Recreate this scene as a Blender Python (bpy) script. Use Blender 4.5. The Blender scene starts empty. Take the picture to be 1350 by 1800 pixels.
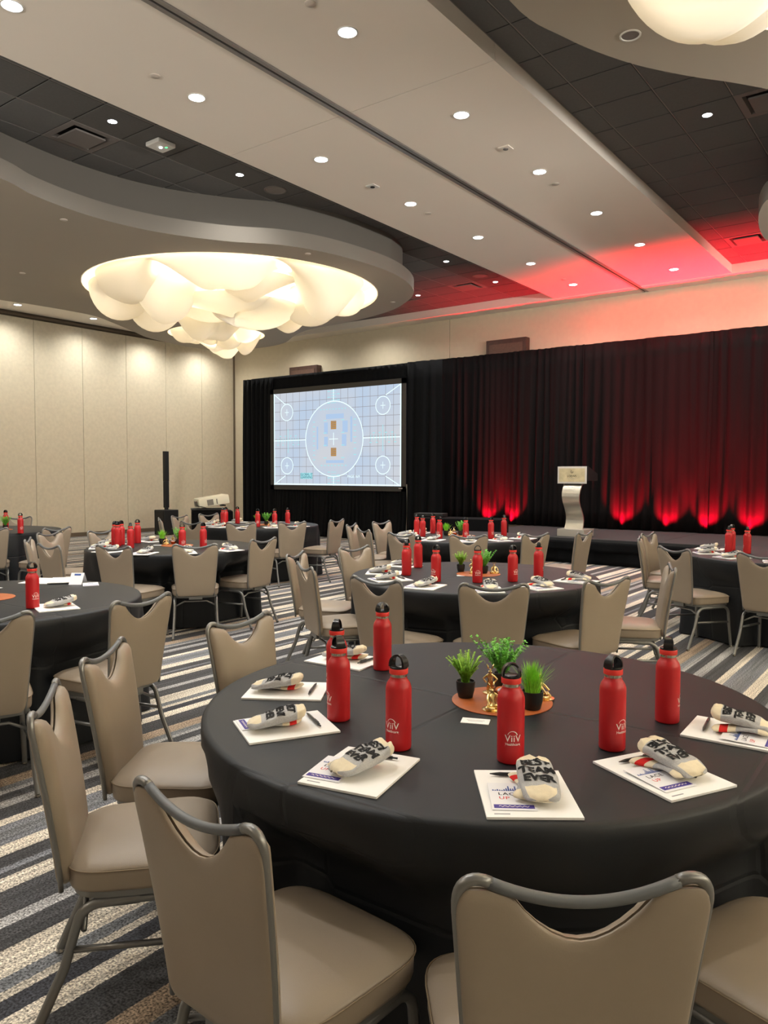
import bpy, bmesh, math, random
from mathutils import Vector, Matrix, noise
R = math.radians; PI = math.pi
C = bpy.context.scene.collection
sc = bpy.context.scene

# ------------------------------------------------------------------ camera, world, exposure
cam_d = bpy.data.cameras.new('camera'); cam = bpy.data.objects.new('camera', cam_d); C.objects.link(cam)
cam_d.sensor_fit = 'VERTICAL'; cam_d.sensor_height = 24.0; cam_d.lens = 1352.0/1800.0*24.0
cam_d.clip_start = 0.05; cam_d.clip_end = 100
_y, _p, _r = R(-36.733), R(-2.752), R(0.129)
F = Vector((math.sin(_y)*math.cos(_p), math.cos(_y)*math.cos(_p), math.sin(_p)))
r0 = Vector((math.cos(_y), -math.sin(_y), 0)); u0 = r0.cross(F)
rr = r0*math.cos(_r)+u0*math.sin(_r); uu = -r0*math.sin(_r)+u0*math.cos(_r)
m = Matrix((rr, uu, -F)).transposed().to_4x4(); m.translation = Vector((0, 0, 1.51))
cam.matrix_world = m
sc.camera = cam
w = bpy.data.worlds.new('world'); sc.world = w; w.use_nodes = True
w.node_tree.nodes['Background'].inputs[0].default_value = (0.02, 0.02, 0.02, 1)
w.node_tree.nodes['Background'].inputs[1].default_value = 0.3
sc.view_settings.view_transform = 'Standard'; sc.view_settings.look = 'None'
sc.view_settings.exposure = 0.0; sc.view_settings.gamma = 1.0; sc.view_settings.use_curve_mapping = False
CAN_W = 145.0          # watts of one recessed downlight
CHAND_W = 240.0       # watts of the lamps in a large chandelier
RED_W = 1100.0        # watts of one stage uplight

# added unseen fill lights behind and right of the camera, brightening the ceiling
for nm, loc, rot, sx, sy, e in (('ceiling_fill_light', (6.5, 5.0, 3.0), (R(180), R(-18), 0), .4, 15.0, 3500), ('ceiling_fill_light', (-6.0, -4.6, 3.0), (R(180-18), 0, 0), 17.0, .4, 1350)):
    ld = bpy.data.lights.new(nm, 'AREA'); ld.shape = 'RECTANGLE'; ld.size = sx; ld.size_y = sy; ld.energy = e; ld.color = (1, .965, .92); ld.spread = R(170)
    lo = bpy.data.objects.new(nm, ld); C.objects.link(lo); lo.location = loc; lo.rotation_euler = rot

# ------------------------------------------------------------------ helpers
def tag(o, label=None, cat=None, group=None, kind=None):
    if label: o['label'] = label
    if cat: o['category'] = cat
    if group: o['group'] = group
    if kind: o['kind'] = kind
    return o
def empty(name, loc=(0, 0, 0), rz=0.0, label=None, cat=None, group=None, parent=None, kind=None):
    o = bpy.data.objects.new(name, None); C.objects.link(o); o.empty_display_size = .1
    o.location = loc; o.rotation_euler = (0, 0, rz)
    if parent: o.parent = parent
    return tag(o, label, cat, group, kind)
class MB:
    def __init__(s): s.v = []; s.f = []; s.m = []
    def add(s, vs, fs, mi=0, M=None):
        b = len(s.v)
        for p in vs:
            p = Vector(p)
            s.v.append(tuple(M @ p) if M else tuple(p))
        for f in fs: s.f.append([b+i for i in f]); s.m.append(mi)
        return s
    def box(s, c, d, mi=0, M=None, bev=0.0):
        x, y, z = d[0]/2, d[1]/2, d[2]/2
        if bev <= 0:
            vs = [(c[0]+a*x, c[1]+b*y, c[2]+e*z) for e in (-1, 1) for b in (-1, 1) for a in (-1, 1)]
            fs = [(0, 2, 3, 1), (4, 5, 7, 6), (0, 1, 5, 4), (2, 6, 7, 3), (0, 4, 6, 2), (1, 3, 7, 5)]
            return s.add(vs, fs, mi, M)
        bm = bmesh.new(); bmesh.ops.create_cube(bm, size=1)
        for v in bm.verts: v.co = Vector((v.co.x*2*x, v.co.y*2*y, v.co.z*2*z))
        bmesh.ops.bevel(bm, geom=list(bm.edges), offset=bev, segments=2, profile=.6, affect='EDGES')
        vs = [(v.co.x+c[0], v.co.y+c[1], v.co.z+c[2]) for v in bm.verts]; bm.verts.index_update()
        fs = [[v.index for v in f.verts] for f in bm.faces]; bm.free()
        return s.add(vs, fs, mi, M)
    def lathe(s, prof, n=24, mi=0, M=None, cap=True, mis=None):
        vs = []; fs = []; k = len(prof)
        for r, z in prof:
            for i in range(n):
                a = 2*PI*i/n; vs.append((r*math.cos(a), r*math.sin(a), z))
        b = len(s.v)
        for j in range(k-1):
            for i in range(n):
                q = (j*n+i, j*n+(i+1) % n, (j+1)*n+(i+1) % n, (j+1)*n+i)
                fs.append(q)
        s.add(vs, fs, mi, M)
        if mis:
            base = len(s.m)-len(fs)
            for j in range(k-1):
                for i in range(n): s.m[base+j*n+i] = mis[j]
        if cap:
            for j in (0, k-1):
                if prof[j][0] > 1e-5:
                    ring = [b+j*n+i for i in range(n)]
                    s.f.append(ring[::-1] if j == 0 else ring); s.m.append(mi if not mis else (mis[0] if j == 0 else mis[-1]))
        return s
    def tube(s, path, rad, n=8, mi=0, flat=None, closed=False, cap=True, up=None):
        P = [Vector(p) for p in path]; k = len(P)
        rs = rad if isinstance(rad, (list, tuple)) else [rad]*k
        T = []
        for i in range(k):
            a = P[(i-1) % k] if (closed or i > 0) else P[i]; b = P[(i+1) % k] if (closed or i < k-1) else P[i]
            T.append((b-a).normalized())
        N = up and Vector(up) or (Vector((0, 0, 1)) if abs(T[0].z) < .9 else Vector((1, 0, 0)))
        N = (N-T[0]*N.dot(T[0])).normalized(); b0 = len(s.v)
        for i in range(k):
            if i: N = (N-T[i]*N.dot(T[i])).normalized()
            B = T[i].cross(N)
            for j in range(n):
                a = 2*PI*(j+.5)/n; fx, fy = (flat if flat else (1, 1))
                s.v.append(tuple(P[i]+N*(rs[i]*fx*math.cos(a))+B*(rs[i]*fy*math.sin(a))))
        for i in range(k if closed else k-1):
            for j in range(n):
                i2 = (i+1) % k
                s.f.append([b0+i*n+j, b0+i*n+(j+1) % n, b0+i2*n+(j+1) % n, b0+i2*n+j]); s.m.append(mi)
        if not closed and cap:
            s.f.append([b0+j for j in range(n)][::-1]); s.m.append(mi)
            s.f.append([b0+(k-1)*n+j for j in range(n)]); s.m.append(mi)
        return s
    def mesh(s, name, mats, smooth=False, angle=None):
        me = bpy.data.meshes.new(name); me.from_pydata(s.v, [], s.f)
        for mt in (mats if isinstance(mats, (list, tuple)) else [mats]): me.materials.append(mt)
        me.polygons.foreach_set('material_index', s.m)
        bm = bmesh.new(); bm.from_mesh(me); bmesh.ops.recalc_face_normals(bm, faces=bm.faces)
        bm.to_mesh(me); bm.free()
        if smooth:
            me.polygons.foreach_set('use_smooth', [True]*len(me.polygons))
            if angle: me.set_sharp_from_angle(angle=R(angle))
        me.update(); return me
    def obj(s, name, mats, parent=None, smooth=False, angle=None, loc=None, rz=0.0, label=None, cat=None, group=None, kind=None):
        o = bpy.data.objects.new(name, s.mesh(name, mats, smooth, angle)); C.objects.link(o)
        if parent: o.parent = parent
        if loc: o.location = loc
        o.rotation_euler = (0, 0, rz)
        return tag(o, label, cat, group, kind)
def inst(name, me, parent=None, loc=(0, 0, 0), rot=(0, 0, 0), scale=None):
    o = bpy.data.objects.new(name, me); C.objects.link(o)
    if parent: o.parent = parent
    o.location = loc; o.rotation_euler = rot
    if scale: o.scale = scale
    return o
KIDS = {}
def copy_tree(o, parent=None, loc=None, rz=None, label=None, group=None):
    c = o.copy(); C.objects.link(c)
    if parent: c.parent = parent
    if loc is not None: c.location = loc
    if rz is not None: c.rotation_euler = (0, 0, rz)
    if label: c['label'] = label
    if group: c['group'] = group
    kids = KIDS.get(o.name)
    if kids is None: kids = KIDS[o.name] = list(o.children)
    for ch in kids: copy_tree(ch, c)
    return c

# ------------------------------------------------------------------ materials
def srgb(*c): return tuple(((x/255.)/12.92 if x/255. <= .04045 else ((x/255.+.055)/1.055)**2.4) for x in c)+(1,)
def mat(name, col, rough=.5, metal=0.0, emis=0, ecol=None, bump=0, bscale=200, sheen=0, coat=0, var=0, vscale=5, spec=None, trans=0):
    mt = bpy.data.materials.new(name); mt.use_nodes = True; nt = mt.node_tree; b = nt.nodes['Principled BSDF']
    b.inputs['Base Color'].default_value = col; b.inputs['Roughness'].default_value = rough; b.inputs['Metallic'].default_value = metal
    if spec is not None: b.inputs['Specular IOR Level'].default_value = spec
    if emis: b.inputs['Emission Color'].default_value = ecol or col; b.inputs['Emission Strength'].default_value = emis
    if sheen: b.inputs['Sheen Weight'].default_value = sheen; b.inputs['Sheen Roughness'].default_value = .5
    if coat: b.inputs['Coat Weight'].default_value = coat
    if trans: b.inputs['Transmission Weight'].default_value = trans
    tc = nt.nodes.new('ShaderNodeTexCoord')
    if var:
        n = nt.nodes.new('ShaderNodeTexNoise'); n.inputs['Scale'].default_value = vscale; n.inputs['Detail'].default_value = 6
        nt.links.new(tc.outputs['Object'], n.inputs['Vector'])
        r = nt.nodes.new('ShaderNodeMapRange'); r.inputs['From Min'].default_value = .3; r.inputs['From Max'].default_value = .7
        r.inputs['To Min'].default_value = 1-var; r.inputs['To Max'].default_value = 1+var
        nt.links.new(n.outputs['Fac'], r.inputs['Value'])
        mx = nt.nodes.new('ShaderNodeMix'); mx.data_type = 'RGBA'; mx.blend_type = 'MULTIPLY'; mx.inputs['Factor'].default_value = 1
        mx.inputs[6].default_value = col; nt.links.new(r.outputs['Result'], mx.inputs[7]); nt.links.new(mx.outputs[2], b.inputs['Base Color'])
    if bump:
        n2 = nt.nodes.new('ShaderNodeTexNoise'); n2.inputs['Scale'].default_value = bscale; n2.inputs['Detail'].default_value = 3
        nt.links.new(tc.outputs['Object'], n2.inputs['Vector'])
        bp = nt.nodes.new('ShaderNodeBump'); bp.inputs['Strength'].default_value = bump; bp.inputs['Distance'].default_value = .002
        nt.links.new(n2.outputs['Fac'], bp.inputs['Height']); nt.links.new(bp.outputs['Normal'], b.inputs['Normal'])
    return mt
M = {}
M['beige_paint'] = mat('beige ceiling paint', srgb(230, 221, 208), .85, var=.02, vscale=.6)
M['cloud_fascia_shade'] = mat('shaded taupe fascia', srgb(112, 107, 99), .85)  # shade on the lower tier's sides, put into the colour
M['cloud_upper_shade'] = mat('shaded taupe upper tier', srgb(92, 88, 82), .85)  # upper tier darkened in its colour to stand in for shade
M['cloud_paint'] = mat('taupe ceiling paint', srgb(164, 155, 141), .85, var=.02, vscale=.6)
M['wall_fabric'] = mat('woven beige wall covering', srgb(208, 199, 176), .9, bump=.35, bscale=90, var=.05, vscale=14)
M['wall_plain'] = mat('beige wall vinyl', srgb(204, 193, 168), .8, bump=.2, bscale=60, var=.03, vscale=9)
M['tile'] = mat('charcoal ceiling tile', srgb(94, 93, 91), .9, bump=.5, bscale=250, var=.05, vscale=40)
M['tile_grid'] = mat('dark ceiling grid', srgb(132, 127, 122), .6)
M['plenum'] = mat('black ceiling void', srgb(40, 38, 36), .9)
M['dark_gap'] = mat('dark recess', srgb(30, 27, 24), .9)
M['gap_brown'] = mat('brown reveal', srgb(105, 92, 75), .8)
M['rail'] = mat('painted aluminium rail', srgb(150, 145, 140), .4, .6)
M['seam'] = mat('seam', srgb(120, 104, 82), .8)
M['black_fabric'] = mat('black drape fabric', srgb(9, 10, 12), .85, spec=.12, bump=.15, bscale=300)
M['stage_drape'] = mat('black stage drape fabric', srgb(12, 10, 11), .8, spec=.12, bump=.15, bscale=300)
M['cloth'] = mat('black table linen', srgb(18, 22, 27), .52, spec=.38, bump=.15, bscale=500, var=.06, vscale=3)
M['deck'] = mat('dark stage carpet', srgb(46, 47, 49), .9, bump=.3, bscale=200, var=.08, vscale=8)
M['vinyl'] = mat('taupe vinyl', srgb(143, 130, 114), .42, bump=.12, bscale=350, var=.03, vscale=6, spec=.5)
M['vinyl_dark'] = mat('taupe vinyl piping', srgb(120, 104, 82), .5)
M['tube'] = mat('grey powder coated steel', srgb(128, 128, 126), .34, .6)
M['grip'] = mat('grey plastic grip', srgb(94, 97, 99), .42)
M['glide'] = mat('chrome glide', srgb(190, 185, 175), .2, 1)
M['under'] = mat('black underseat board', srgb(25, 24, 24), .8)
M['red'] = mat('red powder coat', srgb(182, 24, 30), .42, bump=.1, bscale=900)
M['redcap'] = mat('red cap band', srgb(214, 48, 38), .5)
M['steel'] = mat('brushed steel', srgb(200, 195, 185), .25, 1)
M['blackplastic'] = mat('black plastic', srgb(22, 22, 24), .25)
M['white_ink'] = mat('white ink', srgb(245, 235, 228), .6)
M['paper'] = mat('white paper', srgb(240, 240, 238), .7)
M['card'] = mat('white card', srgb(232, 232, 236), .5)
M['ink_grey'] = mat('grey print', srgb(150, 150, 155), .7)
M['ink_black'] = mat('black knit', srgb(18, 18, 20), .9)
M['ink_blue'] = mat('blue print', srgb(50, 80, 150), .6)
M['ink_purple'] = mat('purple print', srgb(62, 50, 140), .6)
M['ink_red'] = mat('red print', srgb(215, 60, 60), .6)
M['knit_grey'] = mat('heather grey knit', srgb(176, 176, 176), .95, bump=.6, bscale=700, var=.12, vscale=300)
M['knit_cream'] = mat('cream knit', srgb(228, 216, 188), .95, bump=.6, bscale=600, var=.04, vscale=80)
M['knit_red'] = mat('red knit', srgb(214, 34, 30), .95, bump=.6, bscale=600)
M['pen'] = mat('black pen barrel', srgb(40, 41, 42), .3)
M['pot'] = mat('matt black pot', srgb(26, 25, 25), .5)
M['soil'] = mat('soil', srgb(40, 34, 24), .95)
M['fern'] = mat('fern green', srgb(160, 205, 80), .55, var=.3, vscale=60)
M['box'] = mat('boxwood green', srgb(130, 205, 90), .5, var=.35, vscale=70)
M['grass'] = mat('grass green', srgb(140, 210, 60), .5, var=.3, vscale=50)
M['gold'] = mat('polished gold', srgb(236, 208, 150), .24, 1)
M['copper'] = mat('copper', srgb(170, 100, 70), .25, 1)
M['mint'] = mat('wrapped mints', srgb(225, 218, 230), .35)
M['leather'] = mat('tan leather', srgb(166, 88, 40), .5, bump=.25, bscale=120, var=.15, vscale=18)
M['wood'] = mat('dark stained wood', srgb(70, 48, 40), .5, var=.2, vscale=12)
M['wood2'] = mat('dark wood panel', srgb(92, 68, 56), .55, var=.12, vscale=20)
M['screenframe'] = mat('black screen border', srgb(52, 50, 47), .7)
M['spk'] = mat('black speaker', srgb(12, 12, 13), .6)
M['projw'] = mat('white projector', srgb(228, 226, 205), .45)
M['projg'] = mat('projector grille', srgb(120, 118, 110), .6)
M['silver'] = mat('brushed aluminium', srgb(196, 192, 178), .32, .85)
M['podbase'] = mat('acrylic base', srgb(176, 172, 162), .35, .3)
M['plaque'] = mat('plaque border', srgb(205, 202, 196), .4)
M['plaque2'] = mat('marbled plaque', srgb(196, 184, 148), .35, var=.18, vscale=10)
M['white_plastic'] = mat('white plastic', srgb(210, 208, 200), .5)
M['cap_beige'] = mat('beige sprinkler cap', srgb(190, 180, 168), .6)
M['lens'] = mat('downlight lens', (1, 1, 1, 1), .4, emis=14, ecol=(.93, .96, 1.0, 1))
M['green_led'] = mat('green led', (.1, .9, .3, 1), .4, emis=2)
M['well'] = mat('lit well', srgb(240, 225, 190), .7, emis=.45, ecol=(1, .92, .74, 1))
M['lamp'] = mat('chandelier lamp', (1, 1, 1, 1), .5, emis=5, ecol=(1, .9, .7, 1))
M['vent'] = mat('grey vent', srgb(112, 106, 102), .6)
M['sheer'] = mat('x', (1, 1, 1, 1))
# translucent resin fabric of the chandeliers
def sheer():
    mt = bpy.data.materials.new('translucent chandelier fabric'); mt.use_nodes = True; nt = mt.node_tree
    for n in list(nt.nodes): nt.nodes.remove(n)
    out = nt.nodes.new('ShaderNodeOutputMaterial'); d = nt.nodes.new('ShaderNodeBsdfDiffuse'); t = nt.nodes.new('ShaderNodeBsdfTranslucent')
    g = nt.nodes.new('ShaderNodeBsdfGlossy'); e = nt.nodes.new('ShaderNodeEmission')
    d.inputs[0].default_value = srgb(242, 238, 228); t.inputs[0].default_value = srgb(248, 242, 228); g.inputs['Roughness'].default_value = .3
    e.inputs[0].default_value = (1, .90, .70, 1); e.inputs[1].default_value = .06
    m1 = nt.nodes.new('ShaderNodeMixShader'); m1.inputs[0].default_value = .20
    nt.links.new(d.outputs[0], m1.inputs[1]); nt.links.new(t.outputs[0], m1.inputs[2])
    m2 = nt.nodes.new('ShaderNodeMixShader'); m2.inputs[0].default_value = .05
    nt.links.new(m1.outputs[0], m2.inputs[1]); nt.links.new(g.outputs[0], m2.inputs[2])
    a = nt.nodes.new('ShaderNodeAddShader'); nt.links.new(m2.outputs[0], a.inputs[0]); nt.links.new(e.outputs[0], a.inputs[1])
    nt.links.new(a.outputs[0], out.inputs[0]); return mt
M['sheer'] = sheer()
# striped carpet: bands across X, loop pile speckle
def carpet():
    mt = bpy.data.materials.new('striped carpet'); mt.use_nodes = True; nt = mt.node_tree; b = nt.nodes['Principled BSDF']; L = nt.links.new
    b.inputs['Roughness'].default_value = .95
    tc = nt.nodes.new('ShaderNodeTexCoord'); sep = nt.nodes.new('ShaderNodeSeparateXYZ'); L(tc.outputs['Object'], sep.inputs[0])
    nz = nt.nodes.new('ShaderNodeTexNoise'); nz.inputs['Scale'].default_value = 60; L(tc.outputs['Object'], nz.inputs['Vector'])
    def math_(op, a, bb=None, c=None):
        n = nt.nodes.new('ShaderNodeMath'); n.operation = op
        for i, v in enumerate((a, bb, c)):
            if v is None: continue
            if hasattr(v, 'links'): L(v, n.inputs[i])
            else: n.inputs[i].default_value = v
        return n.outputs[0]
    x = math_('ADD', sep.outputs[0], math_('MULTIPLY', math_('SUBTRACT', nz.outputs['Fac'], .5), .012))
    per = 1.92
    fr = math_('FRACT', math_('MULTIPLY', math_('ADD', x, 3.57+per*8), 1/per))
    # bands: (start X, kind) kinds: k dark, g mid grey, b blue grey, c cream, w pale grey, t tan
    bands = [(-3.57, 'k'), (-3.50, 'w'), (-3.42, 'k'), (-3.31, 'c'), (-3.25, 'g'), (-3.20, 'b'), (-3.12, 'g'), (-3.08, 'c'), (-2.99, 'k'), (-2.90, 'g'), (-2.86, 'k'),
             (-2.82, 'c'), (-2.73, 'k'), (-2.57, 'w'), (-2.51, 'k'), (-2.39, 'c'), (-2.25, 'b'), (-2.19, 'c'), (-2.155, 'n'), (-2.08, 'c'), (-2.00, 'k'), (-1.84, 't'), (-1.74, 'b'), (-1.69, 'w')]
    col = dict(k=srgb(62, 62, 63), g=srgb(112, 114, 118), b=srgb(108, 110, 112), c=srgb(194, 185, 169), w=srgb(150, 149, 147), t=srgb(150, 132, 112), n=srgb(60, 61, 66))
    cr = nt.nodes.new('ShaderNodeValToRGB'); cr.color_ramp.interpolation = 'CONSTANT'; el = cr.color_ramp.elements
    el.remove(el[1])
    for i, (s, k) in enumerate(bands):
        e = el[0] if i == 0 else el.new((s+3.57)/per)
        e.position = (s+3.57)/per; e.color = col[k]
    L(fr, cr.inputs[0])
    # soft streaks running along the stripes
    mp = nt.nodes.new('ShaderNodeMapping'); mp.inputs['Scale'].default_value = (38, 1.1, 1); L(tc.outputs['Object'], mp.inputs[0])
    st = nt.nodes.new('ShaderNodeTexNoise'); st.inputs['Scale'].default_value = 1; st.inputs['Detail'].default_value = 4; L(mp.outputs[0], st.inputs['Vector'])
    s1 = nt.nodes.new('ShaderNodeMapRange'); s1.inputs['From Min'].default_value = .3; s1.inputs['From Max'].default_value = .7; s1.inputs['To Min'].default_value = .6; s1.inputs['To Max'].default_value = 1.4
    L(st.outputs['Fac'], s1.inputs[0])
    sp = nt.nodes.new('ShaderNodeTexNoise'); sp.inputs['Scale'].default_value = 130; sp.inputs['Detail'].default_value = 2; L(tc.outputs['Object'], sp.inputs['Vector'])
    s2 = nt.nodes.new('ShaderNodeMapRange'); s2.inputs['From Min'].default_value = .32; s2.inputs['From Max'].default_value = .68; s2.inputs['To Min'].default_value = .22; s2.inputs['To Max'].default_value = 1.85
    L(sp.outputs['Fac'], s2.inputs[0])
    f = math_('MULTIPLY', s1.outputs[0], s2.outputs[0])
    mx = nt.nodes.new('ShaderNodeMix'); mx.data_type = 'RGBA'; mx.blend_type = 'MULTIPLY'; mx.inputs[0].default_value = 1
    L(cr.outputs[0], mx.inputs[6]); L(f, mx.inputs[7]); L(mx.outputs[2], b.inputs['Base Color'])
    bp = nt.nodes.new('ShaderNodeBump'); bp.inputs['Strength'].default_value = .5; bp.inputs['Distance'].default_value = .004
    L(sp.outputs['Fac'], bp.inputs['Height']); L(bp.outputs[0], b.inputs['Normal'])
    return mt
M['carpet'] = carpet()

# ------------------------------------------------------------------ room shell
XL, XR, YF, YB = -17.1, 6.9, -5.0, 15.55
ZS, ZT, ZC, ZC2 = 5.17, 5.33, 4.65, 4.862     # soffit, tile ceiling, cloud underside, upper tier underside
b = MB(); b.box(((XL+XR)/2, (YF+YB)/2, -.05), (XR-XL+.6, YB-YF+.6, .1)); floor = b.obj('floor', M['carpet'], kind='structure')
# left wall: movable partition panels
wl = MB().box((XL-.08, (YF+YB)/2, 2.7), (.1, YB-YF+.4, 5.5)).obj('wall_left', M['gap_brown'], kind='structure')
pme = MB().box((0, 0, 2.525), (.05, 1.212, 5.03), bev=.006).mesh('wall_panel', M['wall_fabric'])
y = 15.55-.61
while y > YF: inst('wall_panel', pme, wl, (XL-.005, y, 0)); y -= 1.22
MB().box((XL+.0, (YF+YB)/2, 5.105), (.03, YB-YF, .05)).obj('head_rail', M['gap_brown'], wl)
tl = MB().box((XL+.024, (YF+YB)/2, .05), (.012, YB-YF, .1)).obj('baseboard_left', M['gap_brown'], kind='structure')
# back wall
wb = MB().box(((XL+XR)/2, YB+.07, 2.7), (XR-XL+.4, .1, 5.5)).obj('wall_back', M['seam'], kind='structure')
x0 = XL+.02
for x1 in (-9.68, -2.2, XR):
    MB().box(((x0+x1)/2, YB+.01, 2.6), (x1-x0-.012, .04, 5.2)).obj('wall_panel', M['wall_plain'], wb); x0 = x1
MB().box((XL+.03, YB-.03, 2.6), (.05, .05, 5.18)).obj('corner_post', M['gap_brown'], wb)
MB().box(((XL+XR)/2, YB-.02, .06), (XR-XL, .02, .12)).obj('baseboard_back', M['wood'], kind='structure')
MB().box((XR+.05, (YF+YB)/2, 2.7), (.1, YB-YF+.4, 5.5)).obj('wall_right', M['wall_fabric'], kind='structure')
MB().box(((XL+XR)/2, YF-.05, 2.7), (XR-XL+.4, .1, 5.5)).obj('wall_front', M['gap_brown'], kind='structure')

# ------------------------------------------------------------------ ceiling
ceil = MB().box(((XL+XR)/2, (YF+YB)/2, ZT+.12), (XR-XL+.4, YB-YF+.4, .1)).obj('ceiling', M['plenum'], kind='structure')
def slab(name, x0, x1, y0, y1, z0, z1, mt, parent=ceil, bev=0):
    return MB().box(((x0+x1)/2, (y0+y1)/2, (z0+z1)/2), (x1-x0, y1-y0, z1-z0), bev=bev).obj(name, mt, parent)
BXL, BXR, TX, JY, PY = -6.83, -3.40, -5.10, 6.17, 15.04
for a, c in ((BXL, TX-.062), (TX+.062, BXR)):
    slab('soffit_panel', a, c, YF, JY-.004, ZS, ZT+.06, M['beige_paint'])
    slab('soffit_panel', a, c, JY+.004, PY-.004, ZS, ZT+.06, M['beige_paint'])
slab('seam_backing', BXL+.01, BXR-.01, JY-.02, JY+.02, ZS+.006, ZT+.05, M['seam'])
for a, c in ((XL, TX-.062), (TX+.062, XR)): slab('perimeter_soffit', a, c, PY, YB, ZS-.012, ZT+.06, M['beige_paint'])
slab('perimeter_soffit', XL, -14.35, YF, PY, ZS, ZT+.06, M['beige_paint'])
# partition track down the middle of the beam
slab('track_recess', TX-.07, TX+.07, YF, YB, ZS+.03, ZT+.05, M['dark_gap'])
slab('track_rail', TX-.058, TX-.014, YF, YB, ZS-.012, ZS+.032, M['rail'])
slab('track_rail', TX+.014, TX+.058, YF, YB, ZS-.012, ZS+.032, M['rail'])

def catmull(P, n=6):
    out = []; k = len(P)
    for i in range(k):
        p0, p1, p2, p3 = [Vector(P[(i+j) % k]) for j in (-1, 0, 1, 2)]
        for s in range(n):
            t = s/n
            out.append(.5*((2*p1)+(-p0+p2)*t+(2*p0-5*p1+4*p2-p3)*t*t+(-p0+3*p1-3*p2+p3)*t**3))
    return out
def inside(P, x, y):
    c = False; k = len(P)
    for i in range(k):
        a, bq = P[i], P[(i+1) % k]
        if (a[1] > y) != (bq[1] > y) and x < (bq[0]-a[0])*(y-a[1])/(bq[1]-a[1])+a[0]: c = not c
    return c
cloudL = catmull([(-8.25, 4.23), (-8.45, 4.71), (-8.55, 5.28), (-8.54, 5.85), (-8.37, 6.49), (-7.99, 7.17), (-7.51, 7.74), (-7.24, 8.45), (-7.14, 9.44), (-7.25, 10.25), (-7.61, 11.04), (-8.22, 11.63), (-8.91, 12.04),
    (-10.04, 12.36), (-11.14, 12.47), (-11.71, 12.63), (-12.25, 12.93), (-12.89, 13.36), (-13.5, 13.55), (-14.1, 13.55), (-14.7, 13.40), (-15.12, 13.05), (-15.28, 12.57), (-15.25, 12.0), (-15.04, 11.08), (-14.65, 10.4), (-14.17, 9.58),
    (-13.82, 8.8), (-13.85, 7.7), (-13.95, 7.1), (-13.9, 6), (-13.4, 4.4), (-12, 3.1), (-10, 2.3), (-8.6, 2.6), (-8.2, 3.4)])
upL = catmull([(-8.55, 4.0), (-8.68, 4.46), (-8.74, 4.78), (-8.80, 5.34), (-8.76, 6.02), (-8.58, 6.66), (-8.18, 7.35), (-7.71, 7.97), (-7.38, 8.83), (-7.33, 9.81), (-7.42, 10.26), (-7.68, 10.80), (-8.35, 11.40), (-9.0, 11.80),
    (-10.1, 12.14), (-11.2, 12.25), (-11.8, 12.42), (-12.4, 12.75), (-12.98, 13.16), (-13.55, 13.34), (-14.03, 13.33), (-14.55, 13.2), (-14.9, 12.9), (-15.05, 12.5), (-15.02, 12.05), (-14.83, 11.15), (-14.45, 10.5), (-13.97, 9.65),
    (-13.62, 8.85), (-13.65, 7.7), (-13.7, 7.1), (-13.65, 6.1), (-13.2, 4.6), (-11.9, 3.3), (-10.1, 2.6), (-8.9, 2.9)])
rpts = [(-2.48, 4.69), (-2.36, 5.33), (-2.12, 5.91), (-1.83, 6.36), (-1.52, 6.75), (-1.2, 7.2), (-.8, 7.8), (-.7, 8.5), (-1.05, 9.05), (-1.5, 9.4), (-1.82, 9.72), (-1.97, 10.05), (-2.07, 10.45), (-2.14, 10.95), (-2.14, 11.46), (-1.95, 12.1), (-1.3, 12.6),
        (0, 12.8), (1.5, 12.3), (2.8, 10.8), (3.2, 8.5), (3.6, 5.5), (3.2, 2.5), (1.8, .9), (0, .6), (-1.5, 1.6), (-2.3, 3.2)]
cloudR = catmull(rpts)
ctr = Vector((.4, 6.5))
upR = [Vector((p.x, p.y)) for p in cloudR]
def inset(P, d):
    k = len(P); out = []
    for i in range(k):
        t = (Vector(P[(i+1) % k])-Vector(P[i-1])); n = Vector((-t.y, t.x)).normalized()
        q = Vector(P[i])+n*d
        if not inside(P, q.x, q.y): q = Vector(P[i])-n*d
        out.append(q)
    return out
upR = inset(cloudR, .2)
def cloud(name, P, U, holes):
    bm = bmesh.new(); edges = []
    def ring(pts):
        vs = [bm.verts.new((p[0], p[1], ZC)) for p in pts]
        return [bm.edges.new((vs[i], vs[(i+1) % len(vs)])) for i in range(len(vs))], vs
    er, vr = ring(P); edges += er; loops = [vr]
    for (cx, cy, rad) in holes:
        e, v = ring([(cx+rad*math.cos(2*PI*i/72), cy+rad*math.sin(2*PI*i/72)) for i in range(72)]); edges += e; loops.append(v)
    bmesh.ops.triangle_fill(bm, edges=edges, use_beauty=True)
    bot = list(bm.faces)
    for f in bot:
        if f.normal.z > 0: f.normal_flip()
    top = {}
    for lp in loops:
        tv = [bm.verts.new((v.co.x, v.co.y, ZC2)) for v in lp]
        for a_, t_ in zip(lp, tv): top[a_] = t_
        n = len(lp)
        for i in range(n):
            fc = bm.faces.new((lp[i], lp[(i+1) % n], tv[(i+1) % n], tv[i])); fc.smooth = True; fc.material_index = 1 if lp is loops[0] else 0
    for f in bot: bm.faces.new([top[v] for v in reversed(f.verts)])
    me = bpy.data.meshes.new(name); bm.to_mesh(me); bm.free(); me.materials.append(M['cloud_paint']); me.materials.append(M['cloud_fascia_shade']); me.set_sharp_from_angle(angle=R(40))
    o = inst(name, me, ceil)
    u = MB(); n = len(U)
    vs = [(p[0], p[1], ZC2) for p in U]+[(p[0], p[1], ZT+.02) for p in U]
    u.add(vs, [(i, (i+1) % n, n+(i+1) % n, n+i) for i in range(n)])
    u.obj('ceiling_cloud_upper_tier', M['cloud_upper_shade'], ceil, smooth=True, angle=40)
    return o
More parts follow.
